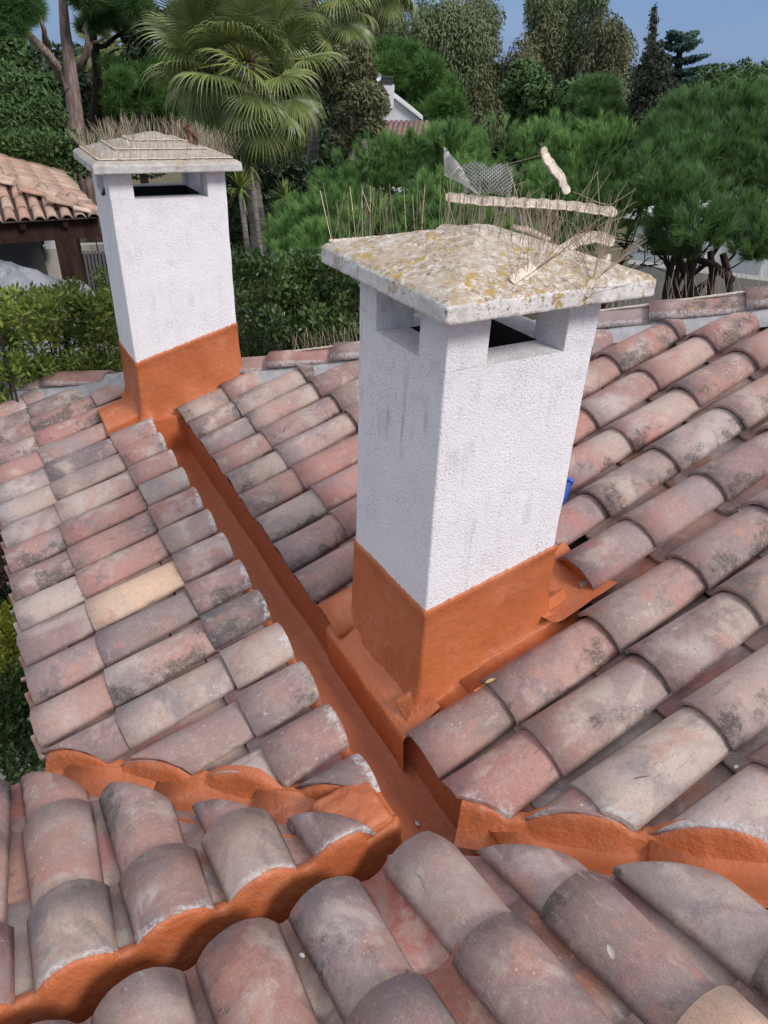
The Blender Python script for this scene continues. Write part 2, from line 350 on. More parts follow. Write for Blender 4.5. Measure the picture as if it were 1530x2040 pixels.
def surf_z(rn, x, y, drop=0.0):
    """height of the upper outline of the covers at (x, y)"""
    l = lat_of(rn, x, y); d = min(abs(l-c) for c in COLS[rn]); w, h = .091, CH
    Rr = (w*w+h*h)/(2*h)
    z = .012+.004; h = h*(.84 if rn == 'R4' else 1)
    Rr = (w*w+h*h)/(2*h)
    if d < w: z = max(z, math.sqrt(Rr*Rr-d*d)-(Rr-h)+.010)
    return base_z(rn, x, y)+z-drop

def tile_mesh(name, seed, L=.43, w0=.096, w1=.080, h0=CH, h1=.052, t=.012, nseg=12, nl=4, concave=False):
    rd = random.Random(seed); V = []; rows = []
    k1, k2, k3 = rd.uniform(-.0022, .0022), rd.uniform(-.003, .003), rd.uniform(0, 9)
    for side in (0, 1):
        for i in range(nl+1):
            f = i/nl; w_ = w0+(w1-w0)*f; h = h0+(h1-h0)*f; Rr = (w_*w_+h*h)/(2*h); ha = math.asin(min(1, w_/Rr)); Rs = Rr-(t if side else 0)
            row = []
            for j in range(nseg+1):
                a = -ha+2*ha*j/nseg; y = Rs*math.sin(a); z = Rs*math.cos(a)-(Rr-h)
                bow = k1*math.sin(f*3.14)+k2*(f-.5)*math.sin(a)*1.5
                x = f*L+(.0035*noise.noise(Vector((a*3, seed*7.7+k3, i)))*(1 if i in (0, nl) else .3))
                z += bow+.0011*noise.noise(Vector((x*14, a*4, seed*3.1)))
                row.append((x, y, z))
            rows.append(row)
    n = nseg+1; m = nl+1; V = [p for r in rows for p in r]; F = []; S = []
    for i in range(nl):
        for j in range(nseg):
            a = i*n+j; F.append((a, a+n, a+n+1, a+1)); S.append(True)
            b = m*n+a; F.append((b, b+1, b+n+1, b+n)); S.append(True)
    for j in range(nseg):
        a, b = j, m*n+j; F.append((a, a+1, b+1, b)); S.append(False)
        a, b = nl*n+j, m*n+nl*n+j; F.append((a, b, b+1, a+1)); S.append(False)
    for i in range(nl):
        a, b = i*n, m*n+i*n; F.append((a, b, b+n, a+n)); S.append(False)
        a, b = i*n+nseg, m*n+i*n+nseg; F.append((a, a+n, b+n, b)); S.append(False)
    if concave: V = [(x, y, h0-z-.028) for x, y, z in V]; F = [tuple(reversed(f)) for f in F]
    return mesh(name, V, F, TILE, S)
COVERS = [tile_mesh('cover_tile', s) for s in range(8)]
PANS = [tile_mesh('pan_tile', 50+s, L=.45, w0=.070, w1=.082, h0=.050, h1=.052, nseg=8, nl=2, concave=True) for s in range(4)]

def tile_matrix(rn, a, l, yaw=0.0, raise0=RAISE, dz=0.0, L=.43):
    r = ROOFS[rn]; ux, uy = r['up']; s = r['s']
    X = Vector((ux, uy, s)).normalized()
    X = (X*L+Vector((0, 0, -raise0))).normalized()
    lat = Vector((-uy, ux, 0)); X = (X+lat*yaw).normalized(); Z = X.cross(lat).normalized(); Y = Z.cross(X)
    if rn in ('R1', 'R4'): P = Vector((a, l, r['z0']+s*a+raise0+dz))
    else: P = Vector((l, -a, r['z0']+s*a+raise0+dz))
    return Matrix([[X[i], Y[i], Z[i], P[i]] for i in range(3)]+[[0, 0, 0, 1]])

def clipped(me, M, clips, mat=None):
    """None when nothing is left, me when untouched, else a new cut mesh"""
    P = [M @ v.co for v in me.vertices]; hit = []
    for nx, ny, c in clips:
        q = [nx*p.x+ny*p.y-c for p in P]
        if min(q) > -.02: return None
        if max(q) > 0: hit.append((nx, ny, c))
    if not hit: return me
    bm = bmesh.new(); bm.from_mesh(me); bm.transform(M)
    for nx, ny, c in hit:
        n2 = Vector((nx, ny, 0)); l2 = n2.length; n2 /= l2
        jit = .0
        res = bmesh.ops.bisect_plane(bm, geom=bm.verts[:]+bm.edges[:]+bm.faces[:], plane_co=n2*(c/l2+jit), plane_no=n2, clear_outer=True)
        ed = [e for e in res['geom_cut'] if isinstance(e, bmesh.types.BMEdge)]
        if ed:
            try: bmesh.ops.edgenet_fill(bm, edges=ed)
            except Exception: pass
    if len(bm.faces) < 6: bm.free(); return None
    bm.transform(M.inverted()); nm = bpy.data.meshes.new(me.name); bm.to_mesh(nm); bm.free()
    nm.materials.clear(); nm.materials.append(me.materials[0])
    return nm
PINK, DUSTY, MAUVE, BEIGE, PALE, DARK, PEACH = (.38, .185, .155), (.36, .21, .185), (.29, .19, .175), (.40, .285, .245), (.46, .365, .325), (.20, .145, .14), (.68, .45, .32)
PAL = [PINK]*5+[DUSTY]*6+[MAUVE]*6+[BEIGE]*3+[PALE]*1+[DARK]*2
rt = random.Random(41)
deck = {}
def roof_deck(name, pts, rn, lab):
    pts = [(x, y) for x, y in pts]
    V = [(x, y, base_z(rn, x, y)-.045) for x, y in pts]+[(x, y, base_z(rn, x, y)-.10) for x, y in pts]; n = len(pts)
    F = [tuple(range(n)), tuple(reversed(range(n, 2*n)))]+[(i, i+n, (i+1) % n+n, (i+1) % n) for i in range(n)]
    o = put('roof_slope', mesh('roof_slope', V, F, DECK), house); o['label'] = lab; deck[rn] = o
roof_deck('R1', [(.20, -.86), (3.6, -4.26), (3.6, -1.1), (.20, 2.3)], 'R1', 'large right roof slope running up from the orange gutter to the far hip')
roof_deck('R4', [(-.03, -.745), (-.03, 2.6), (-.78, 3.35), (-.78, .0)], 'R4', 'left roof slope falling from the gutter to the garden')
roof_deck('R2', [(-1.9, -.93), (.08, -.93), (1.8, -2.65), (-1.9, -2.65)], 'R2', 'nearest roof slope at the bottom, falling away from the viewer')
roof_deck('R3', [(-1.9, .0), (-.765, .0), (-.03, -.735), (-1.9, -.75)], 'R3', 'small lower left roof slope between garden and gutter')

OVER = {('R4', 3, 1): PEACH, ('R4', 4, 1): MAUVE, ('R4', 5, 1): PALE, ('R4', 6, 1): BEIGE, ('R4', 4, 2): MAUVE, ('R4', 5, 2): DARK, ('R4', 6, 2): PALE, ('R4', 7, 2): MAUVE,
        ('R4', 3, 2): MAUVE, ('R4', 2, 2): BEIGE, ('R4', 2, 1): PINK, ('R4', 1, 1): DUSTY, ('R4', 0, 1): PINK, ('R4', -1, 1): PALE, ('R4', 0, 0): DUSTY, ('R4', 1, 0): MAUVE, ('R4', 2, 0): PALE,
        ('R4', 3, 0): MAUVE, ('R4', 4, 0): DUSTY, ('R4', 5, 0): DUSTY, ('R4', -2, 0): PALE, ('R4', -3, 1): DARK, ('R4', 7, 1): MAUVE, ('R4', 8, 2): MAUVE, ('R4', 9, 2): DARK,
        ('R1', 0, 0): MAUVE, ('R1', 0, 1): DUSTY, ('R1', 0, 2): BEIGE, ('R1', -1, 0): PINK, ('R1', -1, 1): MAUVE, ('R1', -1, 2): MAUVE, ('R1', -2, 1): PALE, ('R1', -3, 1): PALE, ('R1', -2, 2): BEIGE,
        ('R1', 1, 2): PINK, ('R1', 1, 3): DUSTY, ('R1', 2, 3): BEIGE, ('R1', 5, 0): DUSTY, ('R1', 6, 0): PALE, ('R1', 4, 0): MAUVE, ('R1', 7, 0): MAUVE, ('R1', 8, 0): BEIGE, ('R1', 7, 1): PINK,
        ('R2', -1, 0): MAUVE, ('R2', 0, 0): BEIGE, ('R2', 1, 0): MAUVE, ('R2', 1, 1): MAUVE, ('R2', 0, 1): MAUVE, ('R2', 2, 0): PALE, ('R2', 2, 1): PALE, ('R2', -1, 1): MAUVE, ('R2', -2, 0): PINK,
        ('R2', 2, 2): BEIGE, ('R2', 1, 2): PEACH,
        ('R3', 3, 1): DUSTY, ('R3', 3, 2): BEIGE, ('R3', 2, 1): MAUVE, ('R3', 2, 2): DUSTY, ('R3', 1, 2): BEIGE, ('R3', 0, 2): MAUVE}
def col_key(rn, ci):
    return {'R1': ci-11, 'R4': ci-10, 'R2': ci-6, 'R3': ci}[rn]
for rn in ('R1', 'R4', 'R2', 'R3'):
    R = ROOFS[rn]
    for ci, l in enumerate(COLS[rn]):
        key = col_key(rn, ci)
        for ri, a in enumerate(ROWS[rn]):
            # ---- cover tile
            aa = a+(rt.uniform(-.008, .008) if ri else rt.uniform(-.004, .004)); clips = list(R['clips']); skip = False
            if rn == 'R1':
                if key in (1, 2):
                    if ri < 2: skip = True
                    elif ri == 2: aa = .865 if key == 1 else .765
                if key >= 13 and ri < 1: skip = True
            if rn == 'R4' and key in (-4, -5) and ri == 2: skip = True
            me = COVERS[rt.randrange(8)]
            sc = rt.uniform(.97, 1.04)
            M = tile_matrix(rn, aa, l+rt.uniform(-.004, .004)-(.018 if rn == 'R1' and key == 0 else 0), rt.uniform(-.016, .016), RAISE+rt.uniform(-.002, .003)) @ Matrix.Diagonal((1, sc*(1.035 if rn == 'R4' else 1), rt.uniform(.97, 1.05)*(.84 if rn == 'R4' else 1), 1))
            colr = OVER.get((rn, key, ri)) or rt.choice(PAL)
            f = rt.uniform(.80, 1.10)
            if not skip:
                m2 = clipped(me, M, clips)
                if m2 is not None:
                    o = put('cover_tile', m2, deck[rn]); o.matrix_basis = M; o.color = (*[min(.8, q*f*rt.uniform(.97, 1.03)) for q in colr], .25 if colr == PEACH else 1)
                    if rn == 'R1' and key == 3 and ri == 0:
                        o.material_slots[0].link = 'OBJECT'; o.material_slots[0].material = PAINT; o['label'] = 'orange painted tile end beside chimney'
            # ---- pan tile, between this column and the next
            lp = l+(.1055 if rn != 'R3' else -.106)
            if rn == 'R2' and ci+1 < len(COLS[rn]): lp = (l+COLS[rn][ci+1])/2
            ap = a-.03+rt.uniform(-.10, .03) if ri else a-.02
            if rn == 'R1' and key == 1 and ri < 3: continue
            if rn == 'R1' and key == 2 and ri < 2: continue
            if rn == 'R1' and key == 0 and ri == 2: ap = .85
            if rn == 'R4' and ri == 2: ap = min(ap, -.25)
            if rn == 'R1' and ri == 0: ap = .178
            M = tile_matrix(rn, ap, lp+rt.uniform(-.004, .004), rt.uniform(-.01, .01), .018, .010 if rn == 'R1' and key == 0 and ri < 2 else (-.014 if rn == 'R1' and key == 0 and ri == 2 else -.004), .45)
            m2 = clipped(PANS[rt.randrange(4)], M, clips)
            if m2 is not None:
                o = put('pan_tile', m2, deck[rn]); o.matrix_basis = M
                cc = rt.choice([PINK, PINK, (.36, .14, .10), (.36, .14, .10), DUSTY, MAUVE]); o.color = (*[q*rt.uniform(.85, 1.05) for q in cc], 1)
                if rn == 'R1' and ((key in (0,) and ri < 2) or (key == 2 and ri < 2)):
                    o.material_slots[0].link = 'OBJECT'; o.material_slots[0].material = PAINT; o['label'] = 'orange painted channel tile beside chimney'

# ------------------------------------------------------------------ hip ridge with caps bedded in mortar
def hip_z(u):
    return base_z('R1', u, 0) if u > 0 else base_z('R4', u, 0)+.0
HS = 2.60
rows = []
for i in range(120):
    u = -.86+i*(4.2/119); zb = (base_z('R1', u, 0) if u > .08 else base_z('R4', u, 0)+.02*max(0, min(1, (u+.05)/.13)))
    prof = []
    for (ds, dz) in ((-.17, -.02), (-.125, .035), (-.07, .062), (.0, .085), (.07, .06), (.13, -.05)):
        n_ = .010*fbm((u*9, ds*20, 3), 1)
        prof.append((u+ds*.5, HS-u+ds*.5, zb+dz+n_+(.006*math.sin(u*29.8) if ds < -.1 else 0)))
    rows.append(prof)
mb = MB(); mb.grid(rows); mort = mb.build('ridge_mortar', MORTAR, house)
dgv = Vector((1, -1, 0)).normalized()
u = -.95; kcap = 0
while u < 3.3:
    zc = (base_z('R1', u, 0) if u > .05 else base_z('R4', u, 0))+.052
    sl_ = (.3625 if u > .05 else .308)/math.sqrt(2)
    X = Vector((dgv.x, dgv.y, sl_-.045)).normalized(); lat = Vector((1, 1, 0)).normalized(); Z = X.cross(-lat)
    if Z.z < 0: Z = -Z
    Y = Z.cross(X); P = Vector((u+.008, HS-u+.008, zc+.012))
    if not (-.33 < u < .30):
        M = Matrix([[X[i], Y[i], Z[i], P[i]] for i in range(3)]+[[0, 0, 0, 1]]) @ Matrix.Diagonal((1.05, 1.02, 1.05, 1))
        o = put('ridge_tile', COVERS[kcap % 8], mort); o.matrix_basis = M; o.color = (*rt.choice([PINK, DUSTY, PINK, MAUVE]), 1)
    u += .272; kcap += 1
# the far side of the hip
V = [(-.9, 3.5, -.38), (3.6, -1.0, base_z('R1', 3.6, 0)+.02), (3.6, 3.3, -.40), (-.9, 3.6, -.42)]
put('back_roof_slope', mesh('back_roof_slope', V, [(0, 1, 2, 3)], TILE), house)

# ------------------------------------------------------------------ gutter: floor, inner wall, kerb wall of the lower roofs
FLOOR = -.205
mb = MB()
rows = []
for i in range(90):
    v = 1.95-i*(1.95+1.02)/89; wob = .006*fbm((v*3, 1, 0)); z = FLOOR+.004*fbm((v*5, 2, 2))
    ux = .192+wob+(.0 if v < -.5 else -.028)+(-.0)
    rows.append([(-.02, v, z+.003), (.06, v, z), (.12, v, z-.002), (ux-.009, v, z+.001), (ux-.002, v, z+.004), (ux, v, z+.012), (ux+.004, v, -.09), (ux+.006, v, -.045)])
mb.grid(rows)
rows = []
for i in range(70):
    u_ = .21-i*2.0/69; z = FLOOR+.004*fbm((u_*5, 8, 2)); vy = -.955+.005*fbm((u_*4, 3, 3))
    rows.append([(u_, -.74, z+.001), (u_, -.80, z-.003), (u_, -.88, z-.003), (u_, vy+.02, z+.004), (u_, vy, z+.03), (u_, vy-.003, -.06)])
mb.grid([list(reversed(r)) for r in rows])
mb.build('gutter_channel', FLOORPAINT, house)['label'] = 'orange painted gutter channel between the roof slopes'
# step lap in the gutter wall
mb = MB(); mb.box((.155, 1.93, -.12), (.30, .03, .2)); mb.build('gutter_end', PAINT, house)

def kerb():
    """mortar kerb closing the cut tiles of the lower roofs towards the gutter, painted orange"""
    path = []
    n1 = 150
    for i in range(n1):
        x = -1.9+i*(1.9-.02)/(n1-1); path.append(((x, -.768), (0, -1), 'R3'))
    for k in range(1, 7):
        a = k/7*math.pi/2; path.append(((-.02+.02*math.sin(a), -.748-.02*math.cos(a)), (math.sin(a), -math.cos(a)), None))
    n2 = 230
    for i in range(n2):
        y = -.748+i*(2.03+.748)/(n2-1); path.append(((0.0, y), (1, 0), 'R4'))
    rows = []
    for (x, y), (nx, ny), rn in path:
        if rn == 'R3': top = surf_z('R3', x, -.765)-.010 if x < -.10 else -.055+.025*(x+.1)/.1
        elif rn == 'R4': top = surf_z('R4', -.005, y)-.016 if y > -.60 else -.04
        else: top = -.032
        top += .004*fbm((x*18, y*18, 1))
        row = []
        for f, off in ((0, .030), (.25, .026), (.5, .018), (.72, .014), (.88, .011), (.96, .006), (1.0, .000)):
            z = FLOOR-.01+(top-FLOOR+.01)*f; q = .0035*fbm((x*10, y*10, z*10), 1, 3)+.0015*fbm((x*60, y*60, z*60), 1, 2)
            o_ = off*(1 if rn != 'R4' else .55)+q*(1 if f < .99 else .2)
            if rn == 'R4': o_ = min(o_, .02)
            row.append((x+nx*o_, y+ny*o_, z))
        row.append((x-nx*.006, y-ny*.006, top+.001)); row.append((x-nx*.03, y-ny*.03, top-.02))
        rows.append(row)
    mb = MB(); mb.grid(rows); return mb.build('gutter_kerb', ROUGHPAINT, house)
kerb()['label'] = 'rough orange painted mortar kerb under the cut tile ends'

def valley(rn_hi, s_hi, s_lo, t0, t1, side, rn_lo):
    """diagonal fascia under the cut covers of rn_hi along u+v = s_hi (side +1: covers lie at larger sum)"""
    n = int(abs(t1-t0)/.008); rows = []
    for i in range(n+1):
        x = t0+(t1-t0)*i/n; y = s_hi-x
        top = surf_z(rn_hi, x, y)-.007+.003*fbm((x*20, y*20, 5)); bot = base_z(rn_hi, x, y)-.045
        row = []
        for f, off in ((1.02, -.02), (1, -.004), (.93, .008), (.75, .014), (.4, .022), (.12, .036), (0, .065)):
            z = bot+(top-bot)*f; q = .004*fbm((x*16, y*16, z*16), 1, 3)
            o_ = (off+q)*side*.7071
            row.append((x-o_, y-o_, z))
        rows.append(row)
    mb = MB(); mb.grid(rows); o = mb.build('valley_upstand', ROUGHPAINT, house); return o
valley('R4', -.677, -.84, -.795, -.05, 1, 'R3')['label'] = 'orange upstand sealing the cut tiles of the left slope'
valley('R1', -.657, -.83, .158, 1.9, 1, 'R2')['label'] = 'orange upstand sealing the cut tiles of the right slope'

VP = [tile_mesh('valley_tile', 80+s, L=.46, w0=.074, w1=.084, h0=.036, h1=.036, nseg=10, nl=3, concave=True) for s in range(3)]
for vm in VP: vm.materials.clear(); vm.materials.append(PAINT)
def valley_tiles(x0, n, step, S, zfun, sl, dz, tilt):
    for k in range(n):
        x = x0+k*step; X = Vector((dgv.x, dgv.y, sl)).normalized(); lat = Vector((1, 1, 0)).normalized(); 
        X = (X+lat*tilt*((-1)**k)).normalized(); Z = X.cross(lat).normalized()
        if Z.z < 0: Z = -Z
        Y = Z.cross(X); P = Vector((x, S-x, zfun(x)+dz+.008*k % .016))
        M = Matrix([[X[i], Y[i], Z[i], P[i]] for i in range(3)]+[[0, 0, 0, 1]])
        m2 = clipped(VP[k % 3], M, [(1, 0, 0.0), (0, -1, .765), (-1, 0, .80)]) if x < 0 else VP[k % 3]
        if m2 is None: continue
        o = put('valley_tile', m2, house); o.matrix_basis = M
valley_tiles(-1.02, 5, .235, -.785, lambda x: base_z('R4', x, 0), .308/math.sqrt(2)-.03, .008, .01)
valley_tiles(.175, 6, .262, -.745, lambda x: base_z('R1', x, 0), .3625/math.sqrt(2)-.03, .004, .01)
# mortar block on the outer corner of the gutter
rows = []
for i in range(19):
    f = i/18; r = []
    for j in range(19):
        g_ = j/18; x = -.190+f*.188; y = -.766+g_*.185
        e = min(f, 1-f, g_, 1-g_)*2
        s_ = x+y
        z = -.062+.045*min(1, e*4.5)**.5 - .22*max(0, -.05-x)-.25*max(0, y+.66)+.006*fbm((x*30, y*30, 0), 1, 3)
        r.append((x, y, z))
    rows.append(r)
mb = MB(); mb.grid(rows); mb.build('corner_mortar', ROUGHPAINT, house)['label'] = 'orange lump of mortar on the gutter corner'

# walls under the eaves
mb = MB(); mb.box((1.8, -.7, (-.40+GROUND)/2), (4.6, 6.6, -.40-GROUND)); mb.box((-2.6, -2.125, (-.41+GROUND)/2), (4.195, 3.75, -.41-GROUND))
mb.build('wall', m_plain('cream_wall_render', (.62, .57, .48), .9, .1, 6), house)

# ------------------------------------------------------------------ chimneys
def chimney(n, o, yaw, du, dv, ztop, sill, oh, ohv, capt, peak, zroot, fr_u, fr_v, stucco, capm, lab, z_or, base_fn, wv, rseed):
    eu = Vector((math.cos(yaw), math.sin(yaw), 0)); ev = Vector((-math.sin(yaw), math.cos(yaw), 0))
    O = Vector((o[0], o[1], zroot)); M = Matrix([[eu.x, ev.x, 0, O.x], [eu.y, ev.y, 0, O.y], [0, 0, 1, O.z], [0, 0, 0, 1]])
    H = ztop-zroot; hs = H-sill; t = .10
    mb = MB()
    # shaft outside, ring top, well
    rows = []
    cs = [(0, 0), (du, 0), (du, dv), (0, dv)]
    def ring(ins, z, nb=0):
        return [(ins, ins, z), (du-ins, ins, z), (du-ins, dv-ins, z), (ins, dv-ins, z)]
    def rring(ins, z, r=.007, seg=3, k=14):
        P = []
        C4 = [((ins+r), (ins+r), math.pi), ((du-ins-r), (ins+r), 1.5*math.pi), ((du-ins-r), (dv-ins-r), 0), ((ins+r), (dv-ins-r), .5*math.pi)]
        for ci, (cx, cy, a0) in enumerate(C4):
            for s_ in range(seg+1):
                a = a0+s_/seg*math.pi/2; P.append((cx+r*math.cos(a), cy+r*math.sin(a), z))
            nx_ = C4[(ci+1) % 4]; a = nx_[2]; q = (nx_[0]+r*math.cos(a), nx_[1]+r*math.sin(a)); p = P[-1]
            for s_ in range(1, k): P.append((p[0]+(q[0]-p[0])*s_/k, p[1]+(q[1]-p[1])*s_/k, z))
        return P
    zs = [0+hs*i/26 for i in range(27)]; R_ = []
    for z in zs:
        rr = []
        for (x, y, zz) in rring(0, z):
            d_ = .0028*fbm((x*7+rseed, y*7, z*7), 1, 2); cx, cy = x-du/2, y-dv/2; L_ = math.hypot(cx, cy)
            rr.append((x+d_*cx/L_, y+d_*cy/L_, zz))
        R_.append(rr)
    mb.grid([list(r) for r in R_], close=True)
    top = R_[-1]; inn = ring(t, hs)
    m_ = len(top); k_ = m_//4
    # flat sill ring
    innr = rring(t, hs, .004); innr2 = rring(t, hs-.5, .004)
    mb.grid([top, [(x, y, hs) for x, y, z in innr]], smooth=False, close=True)
    mb.grid([innr, innr2], smooth=False, mi=1, close=True)
    mb.add(innr2, [tuple(range(len(innr2)))], mi=1)
    # four corner piers
    pu0, pu1 = fr_u; pv0, pv1 = fr_v; e = .003
    for (x0, x1) in ((0, pu0*du), (pu1*du, du)):
        for (y0, y1) in ((0, pv0*dv), (pv1*dv, dv)):
            tx0, tx1 = x0, x1; ty0, ty1 = y0, y1
            mb.box(((tx0+tx1)/2, (ty0+ty1)/2, hs+(sill+.01)/2-.002), (tx1-tx0, ty1-ty0, sill+.01))
    V = [M @ Vector(v) for v in mb.V]; 
    b = put('chimney', mesh('chimney', mb.V, mb.F, [stucco, SOOT], mb.S, mb.M), house); b.matrix_basis = M; b['label'] = lab
    bv = b.modifiers.new('soften', 'BEVEL'); bv.width = .004; bv.segments = 2; bv.limit_method = 'ANGLE'; bv.angle_limit = math.radians(60)
    # cap: slab with a low pyramid, crumbly edges
    n_ = 72; rows = []
    x0, x1, y0, y1 = -oh, du+oh, -ohv, dv+ohv
    def hcap(fx, fy):
        e_ = min(fx, 1-fx, fy, 1-fy)*2
        return capt+peak*min(1, e_*1.06)**.92
    rows = []
    for i in range(n_+1):
        r = []
        for j in range(n_+1):
            fx, fy = i/n_, j/n_; x = x0+(x1-x0)*fx; y = y0+(y1-y0)*fy
            z = hcap(fx, fy)+.0022*fbm((x*22+rseed, y*22, 0), 1, 4)+.0022*fbm((x*90, y*90, rseed), 1, 2)
            if min(fx, 1-fx, fy, 1-fy) < .001: z -= .004
            x += .002*fbm((x*30, y*30, 7+rseed)); y += .003*fbm((x*30, y*30, 17+rseed))
            r.append((x, y, z))
        rows.append(r)
    cb = MB(); cb.grid(rows, smooth=True)
    per = [rows[i][0] for i in range(n_)]+[rows[n_][j] for j in range(n_)]+[rows[i][n_] for i in range(n_, 0, -1)]+[rows[0][j] for j in range(n_, 0, -1)]
    lev = [per]
    for kz, f in enumerate((.93, .8, .6, .4, .2, .06, 0)):
        rr = []
        for (x, y, z) in per:
            cx, cy = x-du/2, y-dv/2; L_ = math.hypot(cx, cy); q = (.002 if f not in (0,) else -.004)+.0026*fbm((x*25, y*25, f*3+rseed), 1, 3)
            rr.append((x+cx/L_*q, y+cy/L_*q, z*f))
        lev.append(rr)
    cb.grid(lev, smooth=True, close=True); cb.add([(x0+.002, y0+.002, .003), (x1-.002, y0+.002, .003), (x1-.002, y1-.002, .003), (x0+.002, y1-.002, .003)], [(3, 2, 1, 0)])
    cc = cb.build('chimney_cap', capm, b, world=False); cc.location = (0, 0, H+.004)
    # painted waterproofing skirt
    rows = []
    per = []
    K = 60
    for (p, q, na, nb) in (((0, dv), (0, 0), (-1, 0), (0, -1)), ((0, 0), (du, 0), (0, -1), (1, 0)), ((du, 0), (du, dv), (1, 0), (0, 1)), ((du, dv), (0, dv), (0, 1), (-1, 0))):
        for i in range(K):
            f = i/K; per.append((p[0]+(q[0]-p[0])*f, p[1]+(q[1]-p[1])*f, na if f > .01 else None))
    m_ = len(per)
    for i, (x, y, nn) in enumerate(per):
        if nn is None:
            cx, cy = x-du/2, y-dv/2; nn = (math.copysign(.8, cx), math.copysign(.8, cy))
        zt = z_or(x/du, y/dv)-zroot; Wp = M @ Vector((x+nn[0]*.05, y+nn[1]*.05, 0)); zb = base_fn(Wp.x, Wp.y)-zroot
        zt += .006*fbm((x*75, y*75, 1), 1, 3); r = []
        for f, off in ((1, .0), (.992, .005), (.97, .006), (.94, .0065), (.925, .0045), (.8, .005), (.6, .006), (.42, .008), (.28, .011), (.17, .015), (.09, .021), (.02, .031), (-.03, .052)):
            z = zb+(zt-zb)*f; q = .0035*fbm((x*9, y*9, z*9), 1, 3)*(1 if f < .9 else .2)+(.010*fbm((x*6, y*6, rseed), 1, 3) if f < .2 else 0)
            r.append((x+nn[0]*(off+q), y+nn[1]*(off+q), z))
        rows.append(r)
    sb = MB(); sb.grid(rows+[rows[0]]); sk = sb.build('waterproof_skirt', wv, b, world=False)
    sk['label'] = 'orange painted base of the chimney'
    return b, M
def baseA(x, y): return base_z('R1', x, y)-.005
chA, MA = chimney('A', (.2414, -.4528), .013, .4525, .4235, 1.1795, .137, .069, .089, .045, .082, -.02, (.26, .78), (.28, .78), STUCCO, CAPM,
    'nearer white stucco chimney with lichen covered cap', lambda fx, fy: .346+(.4315-.346)*fx+(.329-.346)*fy, baseA, WEAVE, 0)
def baseB(x, y):
    if x > .02: return max(-.085, base_z('R1', x, y)+.02)
    return base_z('R4', min(x, 0), y)+.03
chB, MB_ = chimney('B', (-.0278, 2.008), -.0245, .552, .52, 1.1777, .115, .063, .078, .040, .105, -.02, (.20, .83), (.25, .75), STUCCO_B, CAPB,
    'farther white stucco chimney with grey cap crowded with bird spikes', lambda fx, fy: .279+(.432-.279)*fx+(.236-.279)*fy, baseB, PAINT, 9)
# painted apron between near chimney and gutter
rows = []
for i in range(24):
    y = -.53+i*.55/23; r = []
    for k, (x, dz) in enumerate(((.158, -.16), (.154, -.10), (.150, -.03), (.148, -.004), (.152, .006), (.18, .012), (.21, .018), (.245, .03), (.27, .04))):
        r.append((x+.003*fbm((x*9, y*9, 2)), y, base_z('R1', x, y)+dz+.006*fbm((x*8, y*8, 3), 1, 3)))
    rows.append(r)
mb = MB(); mb.grid(rows); mb.build('painted_apron', WEAVE, house)['label'] = 'orange painted apron between near chimney and gutter'
rows = []
for i in range(20):
    x = .15+i*.62/19; r = []
    for (y, dz) in ((-.475, .045), (-.485, .018), (-.50, .004)):
        r.append((x, y+.003*fbm((x*20, y, 0)), base_z('R1', x, y)+dz-.01))
    rows.append(r)
# painted slab left of far chimney
rows = []
for i in range(16):
    x = -.225+i*.215/15; r = []
    for j in range(18):
        y = 2.035+j*.30/17
        d = ((y-2.11) % .155)/.155
        r.append((x, y, base_z('R4', x, y)+.052+.024*math.sin(max(0, min(1, (y-2.03)/.33))*math.pi)+.003*fbm((x*14, y*14, 5))))
    rows.append(r)
mb = MB(); mb.grid(rows); P_ = [r[0] for r in rows]; mb.grid([P_, [(x, y, z-.035) for x, y, z in P_]]); P_ = rows[0]; mb.grid([[(x, y, z-.035) for x, y, z in P_], P_])
mb.build('painted_slab', PAINT, house)['label'] = 'flat glossy orange painted patch beside far chimney'
# painted niche behind the near chimney: closed tile end and its floor
NY = -.3915; mb = MB(); bz = base_z('R1', .88, 0)
mb.add([(.885, NY, bz+.005)]+[(.878+.004*math.cos(3*a), NY+.088*math.sin(a)*1.04, base_z('R1', .878, 0)-.022+.094*math.cos(a)+.012) for a in [-1.2+2.4*i/14 for i in range(15)]], [(0, i+1, i+2) for i in range(14)], True)
rows = []
for i in range(14):
    x = .675+i*.25/13; r = []
    for j in range(13):
        f = j/12*2-1; r.append((x, NY+f*.128, base_z('R1', x, 0)+.008+.030*f*f+.05*max(0, (.72-x)/.05)**2*.5+.004*fbm((x*20, f*3, 1), 1, 3)))
    rows.append(r)
mb.grid(rows); o = mb.build('painted_niche', PAINT, house); o['label'] = 'orange painted hollow under the open tile end beside the near chimney'

